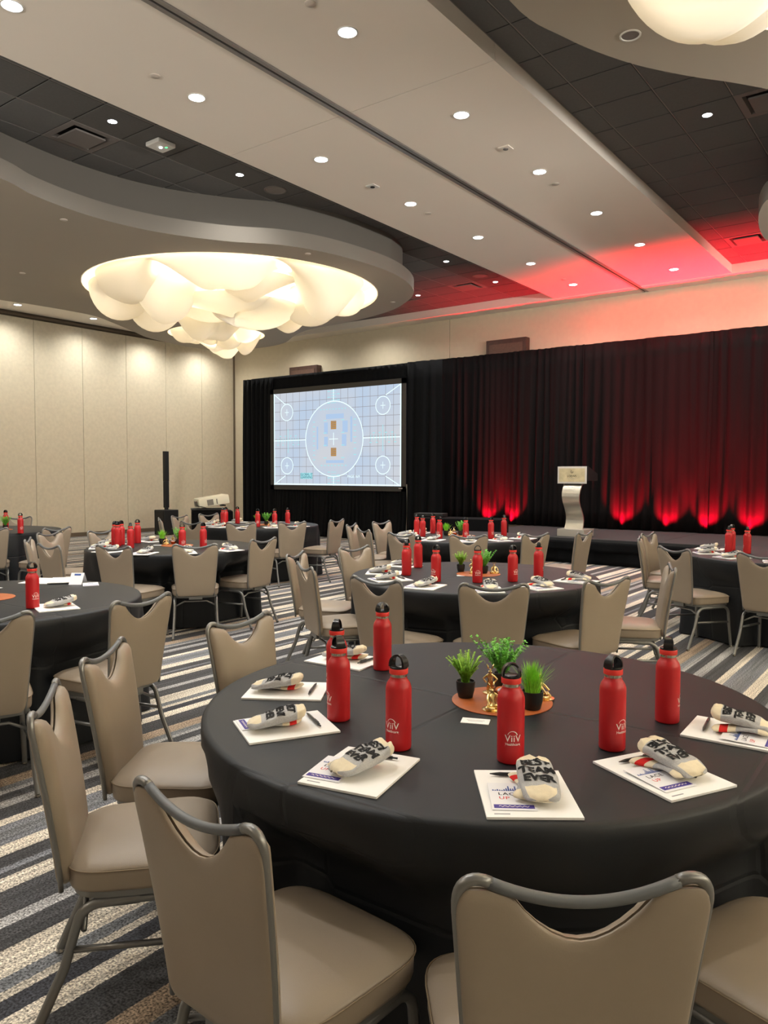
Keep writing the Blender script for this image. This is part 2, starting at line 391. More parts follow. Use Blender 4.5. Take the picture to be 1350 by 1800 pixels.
H1 = (-10.16, 9.27, 2.49); H2 = (-13.42, 11.70, 1.07); H3 = (.55, 4.35, 2.45)
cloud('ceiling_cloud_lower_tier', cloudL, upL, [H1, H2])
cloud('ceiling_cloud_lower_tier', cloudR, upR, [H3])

# ceiling tiles on a 0.61 m grid, only where the photograph's surroundings show them
def visible_tile(x0_, x1_, y0_, y1_):
    ok = False
    for (x, y) in ((x0_, y0_), (x1_, y0_), (x0_, y1_), (x1_, y1_), ((x0_+x1_)/2, (y0_+y1_)/2)):
        k = (ZC-1.51)/(ZT-1.51)
        if inside(cloudL, x*k, y*k) or inside(cloudR, x*k, y*k): continue
        ok = True
    return ok
tme = MB().box((0, 0, 0), (.592, .592, .016), bev=.004).mesh('ceiling_tile', M['tile'])
bmt = None; grid = MB(); grid2 = MB(); ntile = 0; cut = {}
def tile(x0_, x1_, y0_, y1_):
    global ntile
    key = (round(x1_-x0_, 3), round(y1_-y0_, 3))
    if key == (.61, .61): me = tme
    else:
        me = cut.get(key)
        if not me: me = cut[key] = MB().box((0, 0, 0), (key[0]-.018, key[1]-.018, .016), bev=.004).mesh('ceiling_tile', M['tile'])
    inst('ceiling_tile', me, ceil, ((x0_+x1_)/2, (y0_+y1_)/2, ZT)); ntile += 1
vents = [(-8.08, 5.085), (-8.08, 13.625), (-1.635, 8.745), (-2.85, 13.625)]
ycuts = [PY]+[6.0+.61*k for k in range(14, -12, -1)]
for xs, xlim in (([BXL, -7.165]+[-7.775-.61*k for k in range(12)], -14.35), ([BXR, -3.155]+[-2.545+.61*k for k in range(7)], 2.0)):
    for i in range(len(xs)-1):
        a, c = sorted((xs[i], xs[i+1])); a = max(a, -14.35)
        if c <= -14.35: continue
        for j in range(len(ycuts)-1):
            y1, y0 = ycuts[j], ycuts[j+1]
            if y1 < 2.4: continue
            if a > -3.5 and y1 < 3.4: continue
            if any(abs((a+c)/2-vx) < .3 and abs((y0+y1)/2-vy) < .3 for vx, vy in vents): continue
            if visible_tile(a, c, y0, y1): tile(a, c, y0, y1)
for xs in ([BXL-.002, -7.165]+[-7.775-.61*k for k in range(11)], [BXR+.002, -3.155]+[-2.545+.61*k for k in range(8)]):
    for x in xs: grid.box((x, (2.2+PY)/2, ZT+.001), (.010, PY-2.2, .012))
for y in ycuts:
    if y > 2:
        grid2.box(((BXL-14.35)/2, y, ZT+.004), (14.35+BXL, .012, .012)); grid2.box(((BXR+2.5)/2, y, ZT+.004), (2.5-BXR, .012, .012))
grid.obj('ceiling_grid', M['tile_grid'], ceil, kind='stuff'); grid2.obj('ceiling_grid_cross', M['dark_gap'], ceil, kind='stuff')

# ------------------------------------------------------------------ ceiling fittings
def can_thing():
    t = empty('ceiling_downlight')
    n = 28
    MB().lathe([(.088, 0), (.088, -.006), (.078, -.007), (.072, .004), (.072, .012)], n, cap=False).obj('trim_ring', M['white_plastic'], t, smooth=True, angle=40)
    MB().lathe([(.072, -.001), (.066, -.006), (.04, -.009), (.0001, -.010)], n, cap=False).obj('lens', M['lens'], t, smooth=True)
    return t
can0 = can_thing(); used = [False]
spot_d = bpy.data.lights.new('downlight_lamp', 'SPOT'); spot_d.energy = CAN_W; spot_d.spot_size = R(150); spot_d.spot_blend = 1.0; spot_d.shadow_soft_size = .07; spot_d.color = (1, .965, .91)
def can(x, y, z, label, light=True):
    if used[0]: o = copy_tree(can0, loc=(x, y, z), label=label, group='recessed ceiling downlights')
    else:
        list(can0.children); used[0] = True; KIDS[can0.name] = list(can0.children)
        o = can0; o.location = (x, y, z); tag(o, label, 'downlight', 'recessed ceiling downlights')
    o['category'] = 'downlight'
    lamp(x, y, z)
    return o
def lamp(x, y, z):
    l = bpy.data.objects.new('downlight_lamp', spot_d); C.objects.link(l); l.location = (x, y, z-.03)
ORD = ['nearest', 'second nearest', 'third nearest', 'fourth nearest', 'fifth nearest', 'sixth nearest', 'farthest']
for i in range(7):
    can(-6.045, 3.22+1.822*i, ZS, 'round downlight in the beige beam left of its track, %s the camera' % ORD[i] if i < 6 else 'round downlight left of the beam track, closest to the stage wall')
for i in range(6):
    can(-4.165, 5.06+1.822*i, ZS, 'round downlight in the beige beam right of its track, %s the camera' % ORD[i] if i < 5 else 'round downlight right of the beam track, closest to the stage wall')
can(-7.455, 5.06, ZT, 'round downlight in dark tiles between square vent and emergency light')
can(-7.455, 6.9, ZT, 'round downlight in dark tiles just before the round speaker grille')
can(-7.455, 11.83, ZT, 'round downlight in dark tiles by the cloud tip, this side of the far vent')
can(-7.455, 13.65, ZT, 'round downlight in red tinted dark tiles by the beam, beyond the far vent')
can(-9.32, 13.68, ZT, 'round downlight in dark tiles against the far tip of the ceiling cloud')
can(-2.25, 8.72, ZT, 'round downlight in the dark tiles at the upper right beside the large vent')
can(-16.42, 8.74, ZS, 'round downlight over the left wall panels, left of two')
can(-16.42, 10.56, ZS, 'round downlight over the left wall panels, right of two')
for x, y in [(-6.045, 1.4), (-4.165, 1.4), (-4.165, 3.24), (-2.3, 3.2), (-2.3, 1.4), (-6.045, -.4), (-2.3, 12.4), (-2.3, 14.2), (-16.42, 6.9), (-16.42, 5.1), (-16.42, 12.4), (-16.42, 14.2), (-16.42, 3.2), (-16.42, 1.2),
             (-10.5, 1.2), (-13.5, 1.2), (-8, 1.4), (5.6, 5), (5.6, 8), (5.6, 11), (5.6, 2), (1.5, 14), (4.5, 14), (-14.0, 14.5), (-11.5, 14.5)]:
    z = ZS if x in (-6.045, -4.165, -16.42) or x > 5 else ZT-.03
    lamp(x, y, z-.01)
# vents
def vent(x, y, label):
    t = empty('ceiling_vent', (x, y, ZT), 0, label, 'vent', 'square ceiling diffusers')
    f = MB(); s = .303
    vs = []; ringz = [(s, 0), (s, -.012), (s-.07, -.012), (s-.085, .03)]
    for r_, z_ in ringz: vs += [(-r_, -r_, z_), (r_, -r_, z_), (r_, r_, z_), (-r_, r_, z_)]
    fs = [(k*4+i, k*4+(i+1) % 4, (k+1)*4+(i+1) % 4, (k+1)*4+i) for k in range(3) for i in range(4)]
    f.add(vs, fs); f.obj('frame', M['vent'], t)
    MB().box((0, 0, .035), (.45, .45, .01)).obj('throat', M['dark_gap'], t)
    MB().box((0, 0, -.022), (.37, .37, .02), bev=.006).obj('face_plate', M['vent'], t)
for (x, y), lb in zip(vents, ('square vent in the dark tiles left of the first downlight', 'square vent in the red tinted tiles beyond the cloud tip', 'large square vent cut by the right picture edge', 'square vent lit red near the stage at the right')): vent(x, y, lb)
def grille(x, y, lb):
    t = empty('speaker_grille', (x, y, ZT-.008), 0, lb, 'speaker', 'round ceiling speakers')
    MB().lathe([(.15, 0), (.15, -.008), (.135, -.010), (.13, -.002)], 32, cap=False).obj('rim', M['vent'], t, smooth=True, angle=40)
    MB().lathe([(.13, -.003), (.06, -.006), (.0001, -.006)], 32, cap=False).obj('mesh_cover', M['tile_grid'], t, smooth=True)
grille(-7.457, 7.54, 'round speaker grille in dark tiles above the beige beam edge'); grille(-7.455, 13.05, 'small round speaker grille between the two far tile downlights'); grille(-2.2, 7.50, 'round speaker grille half hidden by the right ceiling cloud')
t = empty('emergency_light', (-7.47, 5.70, ZT-.008), 0, 'white square emergency light box on the dark ceiling tiles', 'emergency light')
MB().box((0, 0, -.03), (.24, .24, .05), bev=.012).obj('housing', M['white_plastic'], t)
MB().lathe([(.018, -.055), (.014, -.064), (.0001, -.066)], 14, cap=False).obj('lens', M['lens'], t, smooth=True)
MB().box((.05, .04, -.056), (.03, .02, .004)).obj('indicator', M['green_led'], t)
for x, y, lb, bright in ((-6.068, 7.874, 'small square sensor left of the beam track', 1), (-4.175, 7.857, 'small square beige sensor right of the beam track', 0)):
    t = empty('ceiling_sensor', (x, y, ZS), 0, lb, 'sensor')
    MB().box((0, 0, -.006), (.13, .13, .012), bev=.003).obj('plate', M['white_plastic'] if bright else M['beige_paint'], t)
    MB().lathe([(.03, -.012), (.028, -.02), (.0001, -.022)], 14, cap=False).obj('eye', M['dark_gap'] if bright else M['vent'], t, smooth=True)
for x, y, z, lb in ((-6.03, 4.55, ZS, 'sprinkler cap on the beam above the emergency light'), (-4.15, 4.59, ZS, 'sprinkler cap at the top edge of the picture'), (-6.06, 9.14, ZS, 'sprinkler cap left of the track beyond the square sensor'), (-4.17, 9.18, ZS, 'sprinkler cap right of the track by the third downlight'), (-6.03, 13.67, ZS, 'sprinkler cap in the red lit end of the beam'),
                    (-8.95, 5.37, ZC, 'sprinkler cap on the left cloud beyond its front edge'), (-11.82, 6.38, ZC, 'sprinkler cap on the left cloud near the left picture edge'), (-7.51, 8.24, ZC, 'sprinkler cap on the left cloud above the big chandelier'), (-8.34, 11.43, ZC, 'dark sprinkler cap at the right tip of the left cloud')):
    MB().lathe([(.045, 0), (.045, -.006), (.035, -.011), (.0001, -.012)], 20, cap=False).obj('sprinkler_cap', M['cap_beige'], None, smooth=True, angle=50, loc=(x, y, z), label=lb, cat='sprinkler')
t = empty('recessed_spotlight', (-1.975, 5.574, ZC), 0, 'unlit round recessed spotlight in the right ceiling cloud', 'spotlight')
MB().lathe([(.075, 0), (.075, -.006), (.064, -.007), (.06, .002)], 28, cap=False).obj('trim_ring', M['white_plastic'], t, smooth=True, angle=40)
MB().lathe([(.06, -.001), (.0001, -.0015)], 28, cap=False).obj('aperture', M['vent'], t)

# chandeliers: draped translucent sheets hung in a round light well
def sheet(th, span, rb, rw, z0, drop, seed, pw=2.0, n=18):
    rnd = random.Random(seed); ph = [rnd.uniform(0, 6.28) for _ in range(6)]; tw = rnd.uniform(-.5, .5); lean = rnd.uniform(-.14, .14)
    vs = []; fs = []; rc = rb-rw
    for i in range(n+1):
        v = i/n; f_ = v*(1.0+.14*math.sin(ph[5]))*PI
        for j in range(n+1):
            u = -1+2*j/n
            lob = max(0, 1-abs(u)**pw)**.8
            a = th+u*span/2*(1-.22*math.sin(PI*v*.8))+tw*v*.5+.04*math.sin(3*v+ph[0])
            rad = rc+rw*math.cos(f_)*(.55+.45*lob)+.03*math.sin(3*u+ph[1])*v
            rad = min(rad, rb*1.0); sn = math.sin(f_)
            z = z0+lean*u*math.sin(PI*v)-.10*drop*abs(math.sin(2.6*u+ph[5]+2*v))*lob*math.sin(PI*v)-drop*(sn*lob if sn > 0 else sn*.7)*(1+.25*math.sin(2.4*u+ph[2]))-.05*v*math.sin(6*u+ph[3])-.018*math.sin(11*u+7*v+ph[4])*v
            vs.append((rad*math.cos(a), rad*math.sin(a), z))
    for i in range(n):
        for j in range(n):
            q = i*(n+1)+j; fs.append((q, q+1, q+n+2, q+n+1))
    return vs, fs
def chandelier(cx, cy, rad, seed, label, watts, spec, extra=()):
    t = empty('chandelier', (cx, cy, ZC), 0, label, 'chandelier')
    w_ = MB(); w_.lathe([(rad-.012, -.004), (rad-.012, .30)], 64, cap=False); w_.add([((rad-.010)*math.cos(2*PI*i/48), (rad-.010)*math.sin(2*PI*i/48), .30) for i in range(48)], [list(range(48))])
    w_.obj('light_well', M['well'], t, smooth=True, angle=50)
    rnd = random.Random(seed)
    nl = 12 if rad > 2 else 4
    ld = LD.get(watts)
    if ld is None:
        ld = LD[watts] = bpy.data.lights.new('chandelier_lamp', 'POINT'); ld.energy = watts; ld.shadow_soft_size = .10; ld.color = (1, .93, .80)
    for k in range(nl):
        inner = k % 3 == 2
        a = 2*PI*k/nl+.3; r_ = rad*(.30 if inner else .70); zl = -.05 if inner else .10
        MB().lathe([(.05, .26), (.05, .2), (.03, .17), (.0001, .165)], 12, M=Matrix.Translation((r_*math.cos(a), r_*math.sin(a), 0))).obj('lamp_bulb', M['lamp'], t, smooth=True)
        l = bpy.data.objects.new('chandelier_lamp', ld); C.objects.link(l); l.parent = t; l.location = (r_*math.cos(a), r_*math.sin(a), zl)
    for (k, off, rb, rw, z0, dr, sp) in spec:
        for i in range(k):
            a = off+2*PI*i/k+rnd.uniform(-.16, .16); f = rnd.uniform(.7, 1.3)
            vs, fs = sheet(a, sp*2*PI/k*rnd.uniform(.95, 1.2), min(rb*rad*rnd.uniform(.95, 1.04), rad*.972), rw*rad*rnd.uniform(.85, 1.15), z0+rnd.uniform(-.03, .03), dr*f, rnd.random(), rnd.choice((1.2, 1.6, 2.2)))
            MB().add(vs, fs).obj('fabric_sheet', M['sheer'], t, smooth=True)
    for (a, spn, rb, rw, z0, dr) in extra:
        vs, fs = sheet(R(a), spn, rb*rad, rw*rad, z0, dr, 5, 2.0, 24); MB().add(vs, fs).obj('fabric_sheet', M['sheer'], t, smooth=True)
    return t
LD = {}
big = [(7, .05, .985, .20, .04, .46, 1.05), (6, .6, .76, .22, -.06, .50, 1.08), (3, .9, .46, .28, -.20, .34, 1.15)]
chandelier(H1[0], H1[1], H1[2], 5, 'large round chandelier of glowing draped cream sheets in the left ceiling cloud', CHAND_W/10, big)
chandelier(H2[0], H2[1], H2[2], 11, 'small chandelier of draped cream sheets in the far end of the left cloud', CHAND_W/14, [(6, .2, .97, .26, .04, .30, 1.05), (3, .7, .58, .34, -.04, .28, 1.15)])
chandelier(H3[0], H3[1], H3[2], 23, 'cream draped chandelier cut off at the top right of the picture', CHAND_W/10, big[1:], [(168, .55, .97, .21, .0, .63), (138, .45, .86, .2, -.03, .45), (-100, 1.0, .97, .2, .02, .4), (-40, 1.0, .97, .2, .02, .4), (25, 1.0, .97, .2, .02, .4), (85, .9, .97, .2, .02, .4)])

# ------------------------------------------------------------------ stage, drapes, screen
def drape(name, x0, x1, z0, z1, ybase, mt, seed, amp=.045, parent=None, label=None, cat=None, group=None, step=.022, rows=10, wl_=.17, flare=0.0):
    rnd = random.Random(seed); n = max(6, int((x1-x0)/step)); fam = [(rnd.uniform(.7, 1.5)*2*PI/wl_, rnd.uniform(0, 6.28), rnd.uniform(.5, 1)) for _ in range(3)]+[(2*PI/rnd.uniform(.6, 1.1), rnd.uniform(0, 6.28), 1.3)]
    vs = []; fs = []
    for i in range(rows+1):
        t = i/rows; z = z0+(z1-z0)*t
        for j in range(n+1):
            x = x0+(x1-x0)*j/n; s = 0
            for q, (k, p, a) in enumerate(fam): s += a*math.sin(k*x+p+.35*math.sin(2.1*t+q+x*.8))
            s = math.tanh(s*.8)
            vs.append((x+.01*math.sin(9*x+4*t), ybase-(amp*(1-.45*t))*(s+1)-flare*(1-t)**3, z))
    for i in range(rows):
        for j in range(n):
            q = i*(n+1)+j; fs.append((q, q+1, q+n+2, q+n+1))
    o = MB().add(vs, fs).obj(name, mt, parent, smooth=True, label=label, cat=cat, group=group)
    sm = o.modifiers.new('thickness', 'SOLIDIFY'); sm.thickness = .006; sm.offset = 0
    return o
SZ, SY = .435, 12.52
t = empty('stage', (0, SY, 0), 0, 'low black stage with dark carpeted deck and pleated black skirt', 'stage')
MB().box((-1.6, 1.5, SZ-.03), (11.8, 2.99, .06), bev=.01).obj('deck', M['deck'], t)
for k in range(-4, 3): MB().box((k*1.83-.2, 1.5, SZ+.0006), (.008, 2.97, .0012)).obj('deck_joint', M['dark_gap'], t)
drape('skirt', -7.5, 4.3, .01, SZ-.05, -.015, M['black_fabric'], 31, .035, t, step=.03, rows=5, wl_=.33)
drape('skirt_valance', -7.5, 4.3, .235, SZ-.04, -.085, M['black_fabric'], 32, .02, t, step=.03, rows=4, wl_=.5)
MB().box((-7.46, 1.5, .19), (.04, 2.95, .37)).obj('side_skirt', M['black_fabric'], t)
# backdrop drape, one length per panel
for (a, c, sd, lb) in ((-10.2, -6.16, 41, 'black stage backdrop drape, leftmost length beside the screen'), (-6.20, -3.70, 45, 'black backdrop drape length behind the podium'), (-3.75, -1.18, 44, 'black backdrop drape length washed by red uplights at the right'), (-1.23, 2.6, 49, 'black backdrop drape length at the far right picture edge')):
    z0 = SZ+.01 if a > -7 else .01
    drape('stage_drape', a, c, SZ+.008, 4.17, 15.10 if sd in (41, 44) else 15.125, M['stage_drape'], sd, .055, None, lb, 'drape', 'stage backdrop drapes', wl_=.2, flare=.03)
tag(MB().tube([(-10.2, 15.155, 4.15), (2.6, 15.155, 4.15)], .02, 8).obj('drape_rail', M['spk']), 'black horizontal rail carrying the stage backdrop drapes', 'rail')
# screen with its black dress kit
scx0, scx1, scz0, scz1, scy = -14.14, -9.92, 1.14, 3.67, 14.10
t = empty('projection_screen', ((scx0+scx1)/2, scy, 0), 0, 'large projection screen with black border showing a pale blue test pattern', 'screen')
cxs = (scx0+scx1)/2
def L(x): return x-cxs
fr = .115
fb = MB()
fb.box((0, 0, scz1-fr/2), (scx1-scx0, .03, fr)); fb.box((0, 0, scz0+fr/2), (scx1-scx0, .03, fr))
fb.box((L(scx0)+fr/2, 0, (scz0+scz1)/2), (fr, .03, scz1-scz0)); fb.box((L(scx1)-fr/2, 0, (scz0+scz1)/2), (fr, .03, scz1-scz0))
fb.obj('border', M['screenframe'], t)
for s in (-1, 1): MB().box((s*(scx1-scx0)/2*.93, .17, .6), (.05, .05, 1.2)).obj('leg', M['spk'], t)
sx0, sx1, sz0, sz1 = L(scx0)+fr, L(scx1)-fr, scz0+fr, scz1-fr
def emat(name, c, s): return mat(name, (0, 0, 0, 1), 1, emis=s, ecol=c, spec=0)
ME_ = dict(bg=emat('projected pale blue', srgb(178, 196, 218), 1.0), line=emat('projected white line', srgb(228, 252, 255), 1.2), grid=emat('projected grid line', srgb(152, 148, 152), 1.0), amber=emat('projected amber', srgb(190, 140, 70), 1.0), blue=emat('projected soft blue', srgb(178, 204, 236), 1.0), tcol=emat('projected dark text', srgb(60, 110, 130), 1), cy=emat('projected cyan label', srgb(170, 232, 240), 1.0))
bgm = ME_['bg'].node_tree; tcn = bgm.nodes.new('ShaderNodeTexCoord'); nz_ = bgm.nodes.new('ShaderNodeTexNoise'); nz_.inputs['Scale'].default_value = .7
bgm.links.new(tcn.outputs['Object'], nz_.inputs['Vector']); rp = bgm.nodes.new('ShaderNodeValToRGB'); rp.color_ramp.elements[0].position = .35; rp.color_ramp.elements[1].position = .65
rp.color_ramp.elements[0].color = srgb(208, 212, 219); rp.color_ramp.elements[1].color = srgb(190, 208, 230)
bgm.links.new(nz_.outputs['Fac'], rp.inputs[0]); bgm.links.new(rp.outputs[0], bgm.nodes['Principled BSDF'].inputs['Emission Color'])
MB().add([(sx0, -.004, sz0), (sx1, -.004, sz0), (sx1, -.004, sz1), (sx0, -.004, sz1)], [(0, 1, 2, 3)]).obj('screen_surface', ME_['bg'], t)
W_, H_ = sx1-sx0, sz1-sz0
def S(u, v): return (sx0+u*W_, sz0+v*H_)
def sbar(mb, a, c, wd, dy):
    (x0_, z0_), (x1_, z1_) = a, c; d = Vector((x1_-x0_, z1_-z0_)); n = Vector((-d.y, d.x)).normalized()*wd/2
    mb.add([(x0_-n.x, dy, z0_-n.y), (x1_-n.x, dy, z1_-n.y), (x1_+n.x, dy, z1_+n.y), (x0_+n.x, dy, z0_+n.y)], [(0, 1, 2, 3)])
def sring(mb, c, r_, wd, dy, n=48):
    vs = []
    for i in range(n):
        a = 2*PI*i/n
        for q in (r_-wd/2, r_+wd/2): vs.append((c[0]+q*math.cos(a), dy, c[1]+q*math.sin(a)))
    mb.add(vs, [(2*i, 2*i+1, (2*i+3) % (2*n), (2*i+2) % (2*n)) for i in range(n)])
g = MB()
for i in range(1, 18): sbar(g, S(i/18, 0), S(i/18, 1), .010, -.006)
for i in range(1, 10): sbar(g, S(0, i/10), S(1, i/10), .010, -.006)
g.obj('grid_lines', ME_['grid'], t)
g = MB(); n_ = 64
cc = S(.5, .485); g.add([(cc[0]+.90*math.cos(2*PI*i/n_), -.007, cc[1]+.90*math.sin(2*PI*i/n_)) for i in range(n_)], [list(range(n_))]); g.obj('centre_disc', ME_['bg'], t)
for (u, v) in ((.115, .79), (.115, .21), (.87, .80), (.87, .21)):
    g = MB(); c_ = S(u, v); g.add([(c_[0]+.2*math.cos(2*PI*i/32), -.007, c_[1]+.2*math.sin(2*PI*i/32)) for i in range(32)], [list(range(32))]); g.obj('corner_disc', ME_['bg'], t)
    g = MB(); sring(g, c_, .205, .018, -.009); sbar(g, (c_[0]-.07, c_[1]), (c_[0]+.07, c_[1]), .012, -.009); sbar(g, (c_[0], c_[1]-.08), (c_[0], c_[1]+.08), .012, -.009); g.obj('corner_target', ME_['line'], t)
g = MB(); sring(g, cc, .90, .022, -.009, 72)
sbar(g, S(0, .485), (cc[0]-.9, cc[1]), .022, -.009); sbar(g, (cc[0]+.9, cc[1]), S(1, .485), .022, -.009)
sbar(g, (cc[0], cc[1]+.9), S(.5, 1), .022, -.009); sbar(g, (cc[0], cc[1]-.9), S(.5, 0), .022, -.009)
sbar(g, (cc[0]-.14, cc[1]), (cc[0]+.14, cc[1]), .016, -.009); sbar(g, (cc[0], cc[1]-.15), (cc[0], cc[1]+.15), .016, -.009)
g.obj('centre_ring', ME_['line'], t)
g = MB()
for s, e in ((S(0, 1), S(.1, .88)), (S(0, 0), S(.1, .1)), (S(1, 1), S(.89, .9)), (S(1, 0), S(.89, .1))): sbar(g, s, e, .02, -.009)
sbar(g, S(0, .01), S(1, .01), .03, -.009); sbar(g, S(.005, 0), S(.005, 1), .03, -.009); sbar(g, S(.995, 0), S(.995, 1), .03, -.009)
g.obj('corner_rays', ME_['line'], t)
g = MB()
for u0_ in (.125, .87):
    sbar(g, S(u0_, .35), S(u0_, .61), .018, -.009)
    for k in range(-4, 5):
        if k: p = S(u0_+k*.022+.0, .485); sbar(g, (p[0], p[1]-.07), (p[0], p[1]+.07), .012, -.009); p2 = (p[0], p[1]+(.11 if k % 2 else -.11)); sbar(g, (p2[0]-.03, p2[1]), (p2[0]+.03, p2[1]), .022, -.009)
for vv in (0, 1):
    for k in range(5):
        z = .02+.03*k if vv == 0 else .98-.03*k
        p = S(.5, z); sbar(g, (p[0]-.08, p[1]), (p[0]+.08, p[1]), .012, -.009); sg = .15 if k % 2 else -.15; sbar(g, (p[0]+sg-.04, p[1]), (p[0]+sg+.04, p[1]), .02, -.009)
for k in range(9):
    sbar(g, S(.40+k*.024-.005, .795), S(.40+k*.024+.006, .795), .022, -.010); sbar(g, S(.405+k*.027-.006, .21), S(.405+k*.027+.007, .21), .022, -.010) if k < 8 else None
    z = .67-.05*k; sbar(g, S(.335, z), S(.352, z), .02, -.010)
    if k < 7: z = .68-.06*k; sbar(g, S(.655, z), S(.675, z), .02, -.010)
for k in range(4):
    z = .68-.13*k; sbar(g, S(.42, z), S(.445, z), .02, -.010); sbar(g, S(.56, z), S(.585, z), .02, -.010)
g.obj('scale_marks', ME_['cy'], t)
for v in (.63, .35):
    p = S(.5, v); g = MB(); g.add([(p[0]-.085, -.0095, p[1]-.1), (p[0]+.085, -.0095, p[1]-.1), (p[0]+.085, -.0095, p[1]+.1), (p[0]-.085, -.0095, p[1]+.1)], [(0, 1, 2, 3)]); g.obj('colour_patch', ME_['amber'], t)
    g = MB()
    for k in range(4): sbar(g, (p[0]-.07, p[1]-.07+k*.045), (p[0]+.07, p[1]-.055+k*.045), .014, -.0105)
    g.obj('patch_stripes', ME_['grid'], t)
for (u, v, w_, h_) in ((.44, .72, .14, .05), (.44, .25, .14, .03), (.425, .60, .03, .12), (.425, .46, .03, .1), (.57, .61, .04, .12), (.565, .47, .035, .12), (.63, .58, .015, .26), (.365, .5, .012, .24)):
    p = S(u, v); MB().add([(p[0], -.008, p[1]-h_*H_/2), (p[0]+w_*W_, -.008, p[1]-h_*H_/2), (p[0]+w_*W_, -.008, p[1]+h_*H_/2), (p[0], -.008, p[1]+h_*H_/2)], [(0, 1, 2, 3)]).obj('soft_block', ME_['blue'], t)
TC = {}
def text_geo(s, size=1.0, offset=0.0, align='CENTER', spacing=1.0, fine=False):
    key = (s, offset, align, spacing, fine)
    if key not in TC:
        cu = bpy.data.curves.new('t', 'FONT'); cu.body = s; cu.size = 1; cu.align_x = align; cu.align_y = 'CENTER'; cu.offset = offset; cu.resolution_u = 3; cu.space_character = spacing
        ob = bpy.data.objects.new('t', cu); C.objects.link(ob)
        dg = bpy.context.evaluated_depsgraph_get(); me = bpy.data.meshes.new_from_object(ob.evaluated_get(dg))
        if fine:
            bm = bmesh.new(); bm.from_mesh(me); bmesh.ops.triangulate(bm, faces=bm.faces)
            for _ in range(4):
                le = [e for e in bm.edges if e.calc_length() > .16]
                if not le: break
                bmesh.ops.subdivide_edges(bm, edges=le, cuts=1); bmesh.ops.triangulate(bm, faces=bm.faces)
            bm.to_mesh(me); bm.free()
        TC[key] = ([tuple(v.co) for v in me.vertices], [list(p.vertices) for p in me.polygons])
        bpy.data.objects.remove(ob); bpy.data.curves.remove(cu); bpy.data.meshes.remove(me)
    v, f = TC[key]
    return [(a*size, b_*size, c_) for a, b_, c_ in v], f
def upright_text(s, size, x, z, dy, mt, parent, off=.0, name='lettering'):
    v, f = text_geo(s, size, off); MB().add([(x+a, dy, z+b_) for a, b_, _ in v], f).obj(name, mt, parent)
p = S(.28, .10); MB().add([(p[0]-.2, -.0095, p[1]-.075), (p[0]+.2, -.0095, p[1]-.075), (p[0]+.2, -.0095, p[1]+.075), (p[0]-.2, -.0095, p[1]+.075)], [(0, 1, 2, 3)]).obj('label_box', ME_['cy'], t)
upright_text('GLOBAL IT', .085, p[0], p[1]+.035, -.0105, ME_['tcol'], t, .01); upright_text('LEARNING', .085, p[0], p[1]-.035, -.0105, ME_['tcol'], t, .01)
p = S(.655, .095); upright_text('PAGE 16:9', .085, p[0], p[1], -.0105, ME_['line'], t, .01)
MB().box((L(scx1)-.13, -.017, scz0+.07), (.10, .002, .012)).obj('corner_mark', M['white_ink'], t)
t = empty('screen_drape', (cxs, 14.2, 0), 0, 'black fabric surround and skirt hanging around the projection screen', 'drape')
dx0, dx1 = L(-15.22), L(-9.02)
drape('side_drape', dx0, L(scx0)+.02, .01, 4.0, 0, M['black_fabric'], 61, .05, t)
drape('side_drape', L(scx1)-.02, dx1, .01, 4.02, 0, M['black_fabric'], 62, .05, t, wl_=.28)
drape('top_valance', dx0+.3, dx1, 3.6, 4.015, .01, M['black_fabric'], 63, .006, t, rows=3)
drape('skirt', L(scx0), L(scx1), .01, 1.2, -.02, M['black_fabric'], 64, .045, t, wl_=.13, flare=.05)
MB().box((0, .12, 2.6), (scx1-scx0-.1, .01, 2.6)).obj('backing_cloth', M['black_fabric'], t)
# wooden framed wall boxes showing above the drapes
for x0_, x1_, zt_, lb in ((-8.60, -7.62, 4.52, 'dark wooden framed wall box showing above the stage drape'), (-14.68, -13.68, 4.42, 'dark wooden framed wall box showing above the screen drape')):
    t = empty('wall_box', ((x0_+x1_)/2, YB-.02, zt_-1.2), 0, lb, 'wall box'); w_ = x1_-x0_
    MB().box((0, -.09, .6), (w_, .18, 1.2), bev=.006).obj('frame', M['wood'], t)
    MB().box((0, -.186, .58), (w_-.16, .014, 1.04), bev=.004).obj('door_panel', M['wood2'], t)

# podium
t = empty('podium', (-5.42, 12.92, SZ+.002), 0, 'podium with brushed metal S curved column and pale plaque on the stage', 'podium')
MB().box((0, .02, .065), (.50, .44, .13), bev=.006).obj('base', M['podbase'], t)
col_ = MB(); nn = 28; prof = []
for i in range(nn+1):
    k = i/nn; z = .13+k*.80
    prof.append((z, -.12+.10*math.sin(k*2*PI*.95+.4)))
vs = []
for (z, yv) in prof:
    hw = .15+.02*abs((z-.53)/.4)
    for (xx, yy) in ((-hw, yv), (hw, yv), (hw, yv+.03), (-hw, yv+.03)): vs.append((xx, yy, z))
fs = [(4*i+j, 4*i+(j+1) % 4, 4*i+4+(j+1) % 4, 4*i+4+j) for i in range(nn) for j in range(4)]+[(0, 1, 2, 3), (4*nn, 4*nn+1, 4*nn+2, 4*nn+3)]
col_.add(vs, fs).obj('column', M['silver'], t, smooth=True, angle=50)
MB().box((0, -.06, .955), (.30, .16, .09)).obj('neck', M['spk'], t)
d = MB(); d.add([(-.285, -.14, .98), (.285, -.14, .98), (.285, .30, .98), (-.285, .30, .98), (-.285, -.14, 1.235), (.285, -.14, 1.235), (.285, .30, 1.10), (-.285, .30, 1.10)], [(0, 3, 2, 1), (4, 5, 6, 7), (0, 1, 5, 4), (2, 3, 7, 6), (1, 2, 6, 5), (0, 4, 7, 3)])
d.obj('reading_desk', M['spk'], t)
